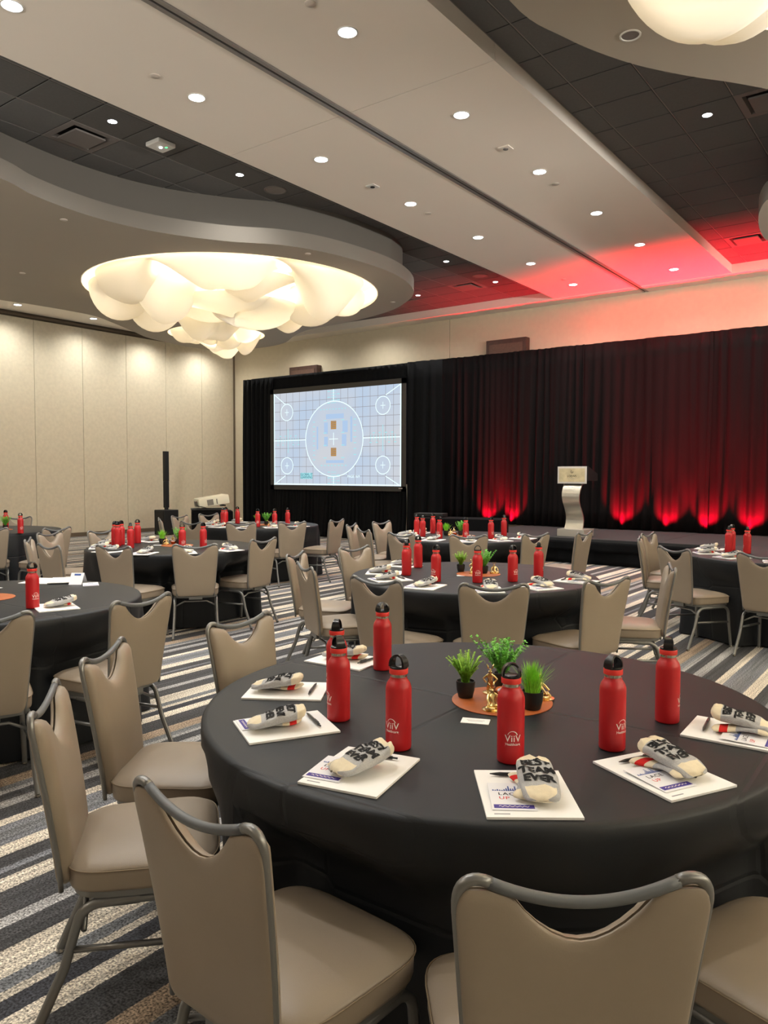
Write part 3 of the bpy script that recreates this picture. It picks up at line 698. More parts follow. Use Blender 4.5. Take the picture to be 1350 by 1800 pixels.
MB().box((-.005, -.148, 1.08), (.535, .014, .30), bev=.004).obj('plaque', M['plaque'], t)
MB().box((-.005, -.157, 1.08), (.475, .006, .235)).obj('plaque_face', M['plaque2'], t)
upright_text('LOEWS', .052, -.005, 1.06, -.162, M['ink_black'], t, .008)
for x_, hh in ((-.018, .045), (.014, .032)): MB().box((x_, -.161, 1.115+hh/2), (.009, .002, hh)).obj('emblem', M['ink_black'], t)
MB().box((-.004, -.161, 1.118), (.036, .002, .008)).obj('emblem', M['ink_black'], t)
MB().box((-.005, -.161, 1.018), (.17, .002, .004)).obj('fine_print', M['ink_grey'], t)
# draped black table left of the stage
t = empty('draped_table', (-7.05, 11.75, 0), R(14), 'rectangular table under a fitted black cloth in front of the stage, behind the bottles', 'table')
MB().box((0, 0, .38), (1.55, .62, .745), bev=.012).obj('fitted_cloth', M['black_fabric'], t)
MB().box((-.62, .12, .79), (.55, .3, .06), bev=.01).obj('covered_case', M['spk'], t)
# column loudspeaker
t = empty('column_loudspeaker', (-15.90, 12.18, 0), R(0), 'tall thin black column loudspeaker on its subwoofer by the left wall', 'loudspeaker')
MB().box((0, 0, .32), (.40, .44, .62), bev=.02).obj('subwoofer', M['spk'], t)
MB().box((0, -.225, .32), (.34, .01, .52), bev=.003).obj('grille', M['dark_gap'], t)
MB().tube([(0, 0, .63), (0, 0, .70)], .05, 10).obj('socket', M['spk'], t)
MB().box((0, 0, 1.01), (.095, .11, .66), bev=.008).obj('spacer_column', M['spk'], t)
MB().box((0, 0, 1.715), (.10, .115, .75), bev=.008).obj('column_array', M['spk'], t)
MB().box((-.26, .02, .03), (.1, .3, .05)).obj('foot', M['spk'], t)
# projector cart
t = empty('projector_cart', (-11.72, 10.06, 0), R(52), 'small black draped cart carrying the projector', 'cart')
MB().box((0, 0, .41), (.78, .55, .80), bev=.03).obj('cloth_cover', M['black_fabric'], t)
MB().box((-.05, 0, .835), (.70, .5, .03), bev=.008).obj('top_pad', M['spk'], t)
pj = empty('projector', (-11.70, 10.06, .88), R(62), 'white projector tilted up on the black cart', 'projector')
pm = Matrix.Rotation(R(-9), 4, 'Y')
pb = MB(); pb.box((0, 0, .12), (.60, .48, .18), M=pm, bev=.03); pb.obj('housing', M['projw'], pj, smooth=True, angle=40)
MB().box((-.08, -.243, .11), (.12, .008, .11), M=pm).obj('vent_grille', M['projg'], pj)
MB().box((.05, -.243, .11), (.02, .008, .10), M=pm).obj('filter_slot', M['projg'], pj)
MB().box((-.303, .02, .11), (.008, .30, .09), M=pm).obj('connector_panel', M['projg'], pj)
MB().box((.2, 0, .03), (.05, .3, .03)).obj('riser', M['spk'], pj); MB().box((-.2, 0, .01), (.05, .3, .02)).obj('riser', M['spk'], pj)
MB().tube([(-.3, -.05, .12), (-.36, -.1, .09), (-.34, -.2, .03), (-.25, -.26, .01), (-.18, -.27, -.01)], .008, 6).obj('cable', M['spk'], pj, smooth=True)

# red uplights washing the drape (lamps stand on the stage)
for i, (x, e) in enumerate(((-8.30, .8), (-7.72, .9), (-5.30, 1.0), (-4.42, 1.0), (-3.72, 1.2), (-2.95, 1.2), (-1.8, 1.0), (-.6, 1.0), (.7, .9))):
    for pw, ang, tilt, ly, nm in ((.75, 84, .34, 14.85, 'stage_uplight'), (1.25, 54, -.06, 14.70, 'stage_ceiling_uplight')):
        ld = bpy.data.lights.new(nm, 'SPOT'); ld.energy = RED_W*e*pw*(.4 if x < -7 and ang < 60 else 1); ld.color = (1, .001, .02); ld.spot_size = R(ang); ld.spot_blend = .8 if ang > 60 else 1.0; ld.shadow_soft_size = .04
        l = bpy.data.objects.new(nm, ld); C.objects.link(l); l.location = (x, ly, SZ+.04)
        d_ = Vector((0, tilt, 1)).normalized(); l.rotation_euler = (-d_).to_track_quat('Z', 'Y').to_euler()

# ------------------------------------------------------------------ banquet chair
def back_y(z): return -.205-.062*max(0, (z-.40)/.46)**1.25
def half_w(z): return .166+.040*min(1, max(0, (z-.40)/.46))
def top_line(x):     # centre line of the handle tube
    a = abs(x)/.155; return .838+.031*a*a if a < 1 else .869
def make_pad(sign, th, insetw, bulge):
    nx, nz = 26, 14; vs = []; fs = []
    cols = [math.sin(PI/2*(-1+2*i/nx)*.98)/math.sin(PI/2*.98) for i in range(nx+1)]
    def pt(i, k):
        u = cols[i]; t_ = .5-.5*math.cos(PI*k/nz)
        # height range for this column
        xm = u*(half_w(.84)-insetw); au = abs(u)
        top = top_line(xm)-.010
        if au > .90: top -= .052*(1-math.sqrt(max(0, 1-((au-.90)/.10)**2)))
        if abs(xm) < .108: top -= .060*math.cos(PI/2*xm/.108)**.8+.004
        bot = .392+(.045*(1-math.sqrt(max(0, 1-((au-.84)/.16)**2))) if au > .84 else 0)
        z = bot+(top-bot)*t_; x = u*(half_w(z)-insetw)
        e = min(1, min((1-au)*5.0, t_*8, (1-t_)*9)); prof_ = math.sqrt(max(0, 1-(1-e)**2))
        d_ = .004+(th-.004)*prof_+bulge*(1-u*u)*math.sin(PI*min(1, t_*1.05))**.8
        return x, z, d_
    for side in (0, 1):
        for k in range(nz+1):
            for i in range(nx+1):
                x, z, d_ = pt(i, k); vs.append((x, back_y(z)+sign*(.003+(d_ if side else 0)), z))
    n1 = (nx+1)*(nz+1)
    for k in range(nz):
        for i in range(nx):
            a = k*(nx+1)+i; q = (a, a+1, a+nx+2, a+nx+1); fs.append(q); fs.append(tuple(n1+v for v in reversed(q)))
    bd = [i for i in range(nx+1)]+[k*(nx+1)+nx for k in range(1, nz+1)]+[nz*(nx+1)+i for i in range(nx-1, -1, -1)]+[k*(nx+1) for k in range(nz-1, 0, -1)]
    for i in range(len(bd)): a, c = bd[i], bd[(i+1) % len(bd)]; fs.append((a, c, n1+c, n1+a))
    return MB().add(vs, fs)
def make_chair():
    t = empty('banquet_chair')
    make_pad(1, .030, .004, .008).obj('backrest', M['vinyl'], t, smooth=True, angle=50)
    make_pad(-1, .012, -.001, .002).obj('back_panel', M['vinyl'], t, smooth=True, angle=50)
    # metal frame of the back
    side = []
    for i in range(9):
        z = .385+(.815-.385)*i/8; side.append((half_w(z), back_y(z), z))
    B0, B1, B2, B3 = Vector((half_w(.82), 0, .822)), Vector((half_w(.82)+.002, 0, .868)), Vector((.182, 0, .885)), Vector((.149, 0, .8685)); c0 = []
    for i in range(1, 11):
        q = i/10; p_ = B0*(1-q)**3+B1*3*q*(1-q)**2+B2*3*q*q*(1-q)+B3*q**3; c0.append((p_.x, back_y(p_.z), p_.z))
    for s in (-1, 1): MB().tube([(s*x, y, z) for x, y, z in side+c0], [.0072]*9+[.0078, .0085, .0092, .0098]+[.010]*6, 10).obj('back_frame', M['tube'], t, smooth=True)
    hp = []
    for i in range(17):
        x = -.151+.302*i/16; hp.append((x, back_y(.87)-.006*math.cos(x/.151*PI/2), top_line(x)+.001))
    MB().tube(hp, .0101, 12).obj('handle', M['grip'], t, smooth=True)
    # seat cushion: stacked outlines
    def outline(ins, z, crown=0):
        pts = []
        for i in range(40):
            a = 2*PI*i/40; c_, s_ = math.cos(a), math.sin(a); ex = .42
            x = math.copysign(abs(c_)**ex, c_); y = math.copysign(abs(s_)**ex, s_)
            wd = (.222 if y > 0 else .205)-ins; wd = .2135+.0085*y-ins
            pts.append((x*wd, .008+y*(.204-ins), z))
        return pts
    rings = [(.012, .388), (.002, .392), (0, .40), (-.001, .438), (.0, .446), (-.0015, .449), (.001, .453), (.006, .457), (.02, .466), (.05, .475), (.10, .481), (.16, .484)]
    s = MB(); vs = []
    for ins, z in rings: vs += outline(ins, z)
    fs = [(k*40+i, k*40+(i+1) % 40, (k+1)*40+(i+1) % 40, (k+1)*40+i) for k in range(len(rings)-1) for i in range(40)]
    fs += [list(range(39, -1, -1)), [(len(rings)-1)*40+i for i in range(40)]]
    s.add(vs, fs).obj('seat', M['vinyl'], t, smooth=True, angle=60)
    pp = outline(-.0035, .4485); MB().tube(pp, .0022, 5, closed=True).obj('piping', M['vinyl_dark'], t, smooth=True)
    s = MB(); vs = outline(.012, .37)+outline(.012, .389)
    s.add(vs, [(i, (i+1) % 40, 40+(i+1) % 40, 40+i) for i in range(40)]+[list(range(39, -1, -1)), [40+i for i in range(40)]]).obj('seat_frame', M['tube'], t, smooth=True, angle=40)
    for sx in (-1, 1):
        x = sx*.190
        arc = lambda yc, zc, r_, a0, a1: [(x, yc+r_*math.cos(R(a0+(a1-a0)*i/5)), zc+r_*math.sin(R(a0+(a1-a0)*i/5))) for i in range(6)]
        fl = [(x+sx*.012, .208, .012), (x+sx*.004, .190, .20)]+arc(.123, .295, .062, 8, 88)+[(x, .0, .357)]
        rl = [(x, .0, .357)]+arc(-.10, .292, .064, 92, 172)[0:]+[(x+sx*.004, -.195, .19), (x+sx*.014, -.275, .012)]
        for nm, pth in (('front', fl), ('rear', rl)):
            lg = MB().tube(pth, .0125, 8, flat=(1.15, .95)).obj('leg', M['tube'], t, smooth=True, angle=60)
            e = pth[0] if nm == 'front' else pth[-1]
            MB().lathe([(.013, 0), (.014, .004), (.012, .014)], 10, M=Matrix.Translation((e[0], e[1], 0))).obj('glide', M['glide'], lg)
        MB().tube([(x+sx*.003, .187, .222), (x+sx*.003, -.172, .236)], .009, 8).obj('stretcher', M['tube'], t, smooth=True)
    MB().tube([(-.192, -.145, .285), (-.10, -.15, .335), (.10, -.15, .335), (.192, -.145, .285)], .008, 6).obj('cross_brace', M['tube'], t, smooth=True)
    MB().box((0, -.185, .372), (.12, .03, .03)).obj('bracket', M['tube'], t)
    return t
chair0 = make_chair(); KIDS[chair0.name] = list(chair0.children)
PX = .8
TB = dict(T1=(-1.24, 2.22), T2=(-2.89, 4.99), T3=(-4.86, 8.11), T4=(-1.3, 8.1), T5=(-6.53, 5.08), T6=(-8.4, 8.1), T7=(-4.63, 2.24), T8=(-10.4, 5.1))
TN = dict(T1='the nearest table', T2='the centre table', T3='the back centre table', T4='the right edge table', T5='the left middle table', T6='the table before the screen', T7='the left front table', T8='the far left table')
CH = [('T1', -.459, 1.146, 128, 'seen from behind, bottom right of centre'), ('T1', -1.17, .958, 86.7, 'seen from behind, bottom left of centre'), ('T1', -2.07, 1.165, 50, 'nearly edge on at the lower left'), ('T1', -2.475, 1.62, 35, 'showing its front, seat under the cloth'), ('T1', -2.532, 2.335, 4, 'showing only its backrest beyond the left edge'), ('T1', -.02, 1.74, 159, 'only its seat showing, bottom right corner'),
      ('T2', -2.16, 3.97, 124, 'directly behind the centre plants'), ('T2', -2.85, 3.74, 88, 'behind the lone left rear bottle'), ('T2', -3.678, 4.001, 59, 'nearly edge on, facing right'), ('T2', -4.30, 4.57, 22, 'half hidden behind the edge on chair'), ('T2', -4.26, 5.28, 356, 'showing its front on the far left side'), ('T2', -1.717, 4.598, 159, 'seen from behind at the right front'), ('T2', -1.606, 5.54, 203, 'edge on at the right side'),
      ('T3', -4.16, 7.08, 126, 'seen from behind at the centre front'), ('T3', -4.857, 6.832, 84, 'seen from behind at the left front'), ('T3', -3.68, 7.70, 160, 'seen from behind at the right front'), ('T3', -3.36, 8.27, 178, 'edge on in front of the podium'), ('T3', -5.588, 7.092, 60, 'from behind at left, overlapping another'), ('T3', -6.28, 7.72, 20, 'mostly hidden behind the overlapping chair'), ('T3', -6.33, 8.43, 359, 'showing its whole front at the left'),
      ('T4', -1.992, 6.948, 58, 'with its seat and side legs in full view'), ('T4', -2.596, 7.851, 16, 'leftmost and nearly edge on'), ('T4', -2.736, 8.571, 357, 'showing its front behind the leftmost'), ('T4', -1.262, 6.842, 78, 'cut by the right picture edge'),
      ('T5', -6.004, 4.028, 104, 'seen from behind at the left front'), ('T5', -5.566, 4.578, 141, 'seen straight from behind with both rear legs'), ('T5', -5.53, 5.40, 186, 'seen from the side at right'), ('T5', -7.811, 5.09, 9, 'showing its front beyond the left papers'), ('T5', -7.97, 4.55, 22, 'front showing between two left chairs'), ('T5', -7.325, 3.961, 53, 'edge on beside the tilted left one'), ('T5', -6.563, 3.738, 88, 'seen from behind at the far left front'),
      ('T6', -7.617, 7.035, 122, 'seen from behind at the centre'), ('T6', -7.21, 7.589, 157, 'seen from behind at the right centre'), ('T6', -7.08, 8.36, 190, 'seen from the side at the right end'), ('T6', -8.28, 6.75, 97, 'seen from behind at the left front'), ('T6', -9.77, 8.32, 358, 'showing its front below the projector'), ('T6', -9.70, 7.68, 14, 'front turned right, left end'), ('T6', -9.24, 6.96, 56, 'edge on at the left end'),
      ('T7', -3.37, 2.42, 187, 'seen from behind at the right side'), ('T7', -3.50, 1.68, 158, 'cut by the left picture edge'), ('T8', -9.10, 4.45, 155, 'cut by the left picture edge'), ('T8', -8.60, 5.0, 188, 'seen from behind at the right side'), ('T8', -11.25, 5.92, 317, 'peeking out beyond the far side')]
first = True; DENT = {}
for tb, x, y, th, lb in CH:
    a = R(th); rz = a-PI/2
    bx, by = x+.262*math.cos(a), y+.262*math.sin(a)
    lab = 'taupe chair at %s, %s' % (TN[tb], lb)
    if first: o = chair0; o.location = (bx, by, 0); o.rotation_euler = (0, 0, rz); tag(o, lab, 'chair', 'banquet chairs'); first = False
    else: o = copy_tree(chair0, loc=(bx, by, 0), rz=rz, label=lab)
    DENT.setdefault(tb, []).append((bx, by, a))

# ------------------------------------------------------------------ round tables under black cloths
ZTAB = .762
RAD = dict(T5=.865, T7=.88, T8=.88, T6=.90)
def cloth(tb, seed):
    cx, cy = TB[tb]; rnd = random.Random(seed); n = 220; rad = RAD.get(tb, .915)
    fm = [(rnd.choice((9, 11, 13, 14)), rnd.uniform(0, 6.28), .5), (rnd.choice((17, 19, 21)), rnd.uniform(0, 6.28), .45), (rnd.choice((5, 6, 7)), rnd.uniform(0, 6.28), .35)]
    def fold(a): return math.tanh(1.3*sum(w_*math.sin(k*a+p) for k, p, w_ in fm))
    rows = [(rad-.5, ZTAB, 0), (rad-.02, ZTAB, 0), (rad-.006, ZTAB-.003, 0), (rad, ZTAB-.012, 0), (rad+.002, ZTAB-.04, .02), (rad+.004, ZTAB-.10, .22), (rad+.006, ZTAB-.18, .42), (rad+.007, .54, .5), (rad+.008, .49, .42), (rad+.010, .42, .55), (rad+.012, .32, .7), (rad+.014, .22, .85), (rad+.016, .10, .95), (rad+.022, .012, 1.05)]
    vs = [(cx, cy, ZTAB)]
    for r_, z, amp in rows:
        for i in range(n):
            a = 2*PI*i/n; q = r_+amp*.06*(fold(a)-.15)
            x, y = q*math.cos(a), q*math.sin(a)
            if z < .67:
                k = min(1, (.67-z)/.135)
                for bx, by, th in DENT.get(tb, []):
                    dx, dy = cx+x-bx, cy+y-by; f = dx*math.cos(th)+dy*math.sin(th); s_ = -dx*math.sin(th)+dy*math.cos(th)
                    if abs(s_) < .34 and -.3 < f < .240:
                        wgt = 1 if abs(s_) < .245 else max(0, 1-(abs(s_)-.235)/.105); wgt = wgt*wgt*(3-2*wgt)
                        mv = (.240-f)*wgt*k; x += mv*math.cos(th); y += mv*math.sin(th)
            vs.append((cx+x, cy+y, z))
    fs = [(0, 1+i, 1+(i+1) % n) for i in range(n)]
    for k in range(len(rows)-1):
        for i in range(n): fs.append((1+k*n+i, 1+k*n+(i+1) % n, 1+(k+1)*n+(i+1) % n, 1+(k+1)*n+i))
    return MB().add(vs, fs).obj('tablecloth', M['cloth'], None, smooth=True, label='floor length black cloth over '+TN[tb], cat='tablecloth', group='black cloths on the round tables')
# crease lines pressed into the linen
cn = M['cloth'].node_tree; tcn = cn.nodes.new('ShaderNodeTexCoord'); wv = cn.nodes.new('ShaderNodeTexVoronoi'); wv.feature = 'DISTANCE_TO_EDGE'; wv.inputs['Scale'].default_value = 1.15; wv.inputs['Randomness'].default_value = .12
cn.links.new(tcn.outputs['Object'], wv.inputs['Vector']); mr = cn.nodes.new('ShaderNodeMapRange'); mr.inputs['From Max'].default_value = .012; cn.links.new(wv.outputs['Distance'], mr.inputs['Value'])
bp2 = cn.nodes.new('ShaderNodeBump'); bp2.inputs['Strength'].default_value = .6; bp2.inputs['Distance'].default_value = .004; cn.links.new(mr.outputs[0], bp2.inputs['Height'])
pb_ = cn.nodes['Principled BSDF']; old = pb_.inputs['Normal'].links[0].from_node; cn.links.new(old.outputs[0], bp2.inputs['Normal']); cn.links.new(bp2.outputs[0], pb_.inputs['Normal'])
for i, tb in enumerate(TB): cloth(tb, 100+i)

# ------------------------------------------------------------------ bottles
def make_bottle():
    t = empty('water_bottle')
    MB().lathe([(.030, 0), (.0342, .002), (.0355, .007), (.0355, .164), (.0348, .172), (.032, .181), (.0275, .1885), (.0238, .193), (.0232, .199)], 32).obj('body', M['red'], t, smooth=True, angle=50)
    MB().lathe([(.0222, .198), (.0222, .208)], 28).obj('steel_neck', M['steel'], t, smooth=True, angle=50)
    cp = MB().lathe([(.0235, .2075), (.0255, .208), (.0258, .210), (.0258, .221), (.0250, .2225)], 32).obj('cap_band', M['redcap'], t, smooth=True, angle=50)
    h = MB(); h.lathe([(.0246, .222), (.0246, .2265), (.020, .2285), (.008, .2292), (.0001, .2292)], 28)
    # loop handle: a flat arched band, wider at the ends
    pts = []; rs = []
    for i in range(17):
        a = PI*i/16; pts.append((-.0215*math.cos(a), 0, .2265+.0305*math.sin(a)**.8)); rs.append(.0034)
    b0 = len(h.v); k = 17
    for i in range(k):
        a = PI*i/16; wdt = .0085+.0065*abs(math.cos(a))**1.5; dr = Vector((-math.cos(a), 0, math.sin(a))); P_ = Vector(pts[i])
        for yy, rr_ in ((-wdt, -.002), (wdt, -.002), (wdt*.9, .003), (-wdt*.9, .003)): h.v.append(tuple(P_+dr*rr_+Vector((0, yy, 0))))
    for i in range(k-1):
        for j in range(4): h.f.append([b0+4*i+j, b0+4*i+(j+1) % 4, b0+4*i+4+(j+1) % 4, b0+4*i+4+j]); h.m.append(0)
    h.obj('loop_cap', M['blackplastic'], t, smooth=True, angle=45)
    lg = MB(); rb = .0359
    def wrap(vs, fs, ox, oz): lg.add([(rb*math.sin((x+ox)/rb), -rb*math.cos((x+ox)/rb), z+oz) for x, z in vs], fs)
    v, f = text_geo('ViiV', .0245, .006, 'CENTER', 1.06); wrap([(a, b_) for a, b_, _ in v], f, 0, .070)
    v, f = text_geo('Healthcare', .0092, .01, 'CENTER', 1.0); wrap([(a, b_) for a, b_, _ in v], f, 0, .0555)
    wrap([(-.021, -.0004), (.021, -.0004), (.021, .0004), (-.021, .0004)], [(0, 1, 2, 3)], 0, .0505)
    n = 20; av = []
    for i in range(n+1):
        a = PI*(.06+.88*i/n); wd = .0004+.0009*(i/n)
        for q in (.0125-wd, .0125+wd): av.append((-q*math.cos(a)-.001, q*math.sin(a)*.95))
    wrap(av, [(2*i, 2*i+1, 2*i+3, 2*i+2) for i in range(n)], 0, .0775)
    lg.obj('logo', M['white_ink'], t)
    return t
bot0 = make_bottle(); KIDS[bot0.name] = list(bot0.children)
BR = dict(T1=[(-.435, -.242), (-.52, .13), (-.26, -.44), (.03, -.53), (.32, -.43), (.5, -.18), (.55, .15)],
          T2=[(-.40, -.30), (-.50, -.15), (-.60, .15), (-.04, -.45), (.22, -.32), (.39, -.12), (.44, .19)],
          T3=[(-.57, -.146), (-.361, -.323), (-.54, .18), (-.04, -.446), (.266, -.357), (.459, -.102), (.378, .375)],
          T4=[(-.481, -.079), (-.512, .186), (-.313, -.087)],
          T5=[(-.56, -.31), (-.59, -.21), (-.48, -.33), (-.63, .02), (-.20, -.37), (.29, -.11), (.36, .10)],
          T6=[(-.385, -.349), (-.504, -.187), (-.28, -.40), (-.45, .0), (.339, -.336), (.487, -.14), (.412, .206)],
          T7=[(.5, .01)], T8=[(.9-.0, -.064-.0), (-.05, .234), (.45, -.3)])
TB8 = TB['T8']
BR['T8'] = [(-9.5-TB8[0], 5.036-TB8[1]), (-10.45-TB8[0], 5.334-TB8[1]), (-10.25-TB8[0], 4.93-TB8[1])]
ORD2 = ['first', 'second', 'third', 'fourth', 'fifth', 'sixth', 'seventh']
def screenx(x, y):
    d = Vector((x, y, 0)); return d.dot(rr)/d.dot(F)
def ordinal(i, n):
    return 'leftmost' if i == 0 else ('rightmost' if i == n-1 else ORD2[i]+' from left')
first = True
for tb, L_ in BR.items():
    L_ = sorted(L_, key=lambda q: screenx(TB[tb][0]+q[0], TB[tb][1]+q[1]))
    for i, (dx, dy) in enumerate(L_):
        x, y = TB[tb][0]+dx, TB[tb][1]+dy
        ang = math.atan2(dy, dx); rz = ang+PI/2
        if tb == 'T7': lab = 'single red bottle with black loop cap on '+TN[tb]
        else: lab = 'red bottle with black loop cap on %s, %s' % (TN[tb], ordinal(i, len(L_)))
        if first: o = bot0; o.location = (x, y, ZTAB); o.rotation_euler = (0, 0, rz); tag(o, lab, 'bottle', 'red water bottles'); first = False
        else: copy_tree(bot0, loc=(x, y, ZTAB), rz=rz, label=lab)

# ------------------------------------------------------------------ place settings: pad, card, pen, socks
def make_pad_paper():
    t = empty('notepad'); MB().box((0, 0, .003), (.212, .268, .006), bev=.0008).obj('sheets', M['paper'], t)
    MB().box((-.07, -.118, .0062), (.035, .004, .0004)).obj('printed_line', M['ink_grey'], t)
    return t
def make_card():
    t = empty('printed_card'); MB().add([(-.05, -.07, .001), (.05, -.07, .001), (.05, .07, .005), (-.05, .07, .005), (-.05, -.07, .0), (.05, -.07, .0), (.05, .07, .004), (-.05, .07, .004)], [(0, 1, 2, 3), (4, 7, 6, 5), (0, 4, 5, 1), (1, 5, 6, 2), (2, 6, 7, 3), (3, 7, 4, 0)]).obj('card_sheet', M['card'], t)
    def zz(y): return .0013+(y+.07)/.14*.004
    def put(name, vs, fs, mt): MB().add([(x, y, zz(y)) for x, y in vs], fs).obj(name, mt, t)
    rnd = random.Random(4); vs = []; fs = []
    for i in range(16):
        x = -.042+i*.0052; h = rnd.uniform(.004, .016) if i not in (7, 10) else .026; k = len(vs); vs += [(x, .026), (x+.0046, .026), (x+.0046-.001, .026+h), (x+.001, .026+h)]; fs.append((k, k+1, k+2, k+3))
    put('skyline_print', vs, fs, M['ink_blue'])
    v, f = text_geo('LACE', .019, .012, 'LEFT', 1.15); put('lettering', [(a-.030, b_+.010) for a, b_, _ in v], f, M['ink_black'])
    v, f = text_geo('UP', .019, .012, 'LEFT', 1.15); put('lettering', [(a-.030, b_-.011) for a, b_, _ in v], f, M['ink_red'])
    put('footer_band', [(-.045, -.062), (.045, -.062), (.045, -.044), (-.045, -.044)], [(0, 1, 2, 3)], M['ink_purple'])
    q = [(-.034+.004*i, -.053+.0035*math.sin(2.3*i)) for i in range(18)]; vs = []; fs = []
    for i, (x, y) in enumerate(q): vs += [(x, y-.0012, zz(y)+.0003), (x, y+.0012, zz(y)+.0003)]
    MB().add(vs, [(2*i, 2*i+2, 2*i+3, 2*i+1) for i in range(17)]).obj('footer_scribble', M['white_ink'], t)
    return t
def make_pen():
    t = empty('ballpoint_pen'); Mx = Matrix.Rotation(PI/2, 4, 'Y')
    MB().lathe([(.0012, -.070), (.0035, -.055), (.0048, -.045), (.0048, .045), (.0042, .052)], 12, M=Mx).obj('barrel', M['pen'], t, smooth=True, angle=50, loc=(0, 0, .0052))
    MB().lathe([(.0026, .052), (.0026, .066)], 10, M=Mx).obj('push_button', M['pen'], t, smooth=True, angle=50, loc=(0, 0, .0052))
    MB().box((.03, 0, .0108), (.035, .004, .0016)).obj('clip', M['pen'], t)
    return t
def make_socks(seed):
    rnd = random.Random(seed); t = empty('folded_socks')
    p1, p2 = rnd.uniform(0, 6), rnd.uniform(0, 6)
    def blunt(s): return min(1, math.sqrt(max(0, 1-abs((s-.5)/.5)**10)))
    def width(s): return (.082+.010*math.sin(PI*min(1, s*1.1)))*(.35+.65*blunt(s))
    def hgt(s): return (.017+.004*math.sin(PI*s)+.014*s)*blunt(s)+.0015
    def cz(s): return .0125+.004*math.sin(PI*s)+.029*max(0, s)**1.35
    def ctr(s): return (.010*math.sin(2.2*s+p1*.3), -.086+.172*s)
    def wr(u, s):
        fold = abs(((u*.9+s*2.3+p1*.2) % 1.0)-.5)-.25
        edge = max(0, (abs(s-.5)-.22)/.28)
        return .0020*math.sin(9*s+5*u+p1)+.0012*math.sin(17*s*u+p2)+.018*fold*edge+.0015*math.sin(23*s+9*u)
    ns, na = 30, 26; vs = []; fs = []; ms = []
    for i in range(ns+1):
        s = i/ns; x0_, y0_ = ctr(s); wd, hh = width(s)/2, hgt(s)/2
        for j in range(na):
            a = 2*PI*j/na; cx_ = math.copysign(abs(math.cos(a))**.75, math.cos(a)); sn = math.copysign(abs(math.sin(a))**.6, math.sin(a))
            vs.append((x0_+wd*cx_, y0_, cz(s)+hh*sn+wr(cx_, s)*(1 if sn > -.2 else .2)))
    k = MB()
    for i in range(ns):
        s = (i+.5)/ns; mi = 1 if (s < .22 or s > .84) else 0
        for j in range(na):
            mi2 = mi
            if s < .22 and abs(math.cos(2*PI*(j+.5)/na)) > .82: mi2 = 0
            fs.append((i*na+j, i*na+(j+1) % na, (i+1)*na+(j+1) % na, (i+1)*na+j)); ms.append(mi2)
    fs.append(list(range(na))[::-1]); ms.append(1); fs.append([ns*na+j for j in range(na)]); ms.append(1)
    k.add(vs, fs); k.m = ms; k.obj('top_sock', [M['knit_grey'], M['knit_cream']], t, smooth=True)
    # lettering laid on the top surface
    tx = MB()
    for word, yc in (('BEST', .040), ('TEAM', .009), ('EVER', -.021)):
        v, f = text_geo(word, .034, .045, 'CENTER', .95, True); out = []
        for a, b_, _ in v:
            y_ = b_*.92+yc; s = (y_+.088)/.176; x0_, _y = ctr(s); wd, hh = width(s)/2, hgt(s)/2; q = max(-.97, min(.97, a/wd))
            ca = math.copysign(abs(q)**(1/.75), q); sn = math.sqrt(max(0, 1-ca*ca))**.6
            out.append((x0_+q*wd, y_, cz(s)+hh*sn+wr(q, s)+.0016))
        tx.add(out, f)
    tx.obj('knitted_lettering', M['ink_black'], t)
    # second sock folded underneath, cuff poking out with a red band
    u = MB(); vs = []; fs = []; ms = []; path = []
    for i in range(22):
        s = i/21; path.append((-.035+.06*s*(1-s)*2-.012*s, -.070+.150*s, .0085+.004*math.sin(6*s)))
    na = 14
    for i, (x_, y_, z_) in enumerate(path):
        s = i/21; wd = .030*min(1, math.sqrt(max(0, 1-((s-.5)/.5)**8)))+.002; hh = .0075*min(1, math.sqrt(max(0, 1-((s-.5)/.5)**8)))+.001
        for j in range(na): a = 2*PI*j/na; vs.append((x_+wd*math.cos(a), y_, z_+hh*math.sin(a)))
    for i in range(21):
        mi = 2 if i in (15, 16, 17) else (1 if i > 11 or i < 4 else 0)
        for j in range(na): fs.append((i*na+j, i*na+(j+1) % na, (i+1)*na+(j+1) % na, (i+1)*na+j)); ms.append(mi)
    fs.append(list(range(na))[::-1]); ms.append(1); fs.append([21*na+j for j in range(na)]); ms.append(1)
    u.add(vs, fs); u.m = ms; u.obj('under_sock', [M['knit_grey'], M['knit_cream'], M['knit_red']], t, smooth=True)
    return t
pad0, card0, pen0 = make_pad_paper(), make_card(), make_pen(); socks = [make_socks(s) for s in (3, 8, 15)]
for q in [pad0, card0, pen0]+socks: KIDS[q.name] = list(q.children)
usedp = set()
def place(proto, loc, rz, label, cat, group):
    if proto.name not in usedp:
        usedp.add(proto.name); proto.location = loc; proto.rotation_euler = (0, 0, rz); tag(proto, label, cat, group); return proto
    return copy_tree(proto, loc=loc, rz=rz, label=label, group=group)
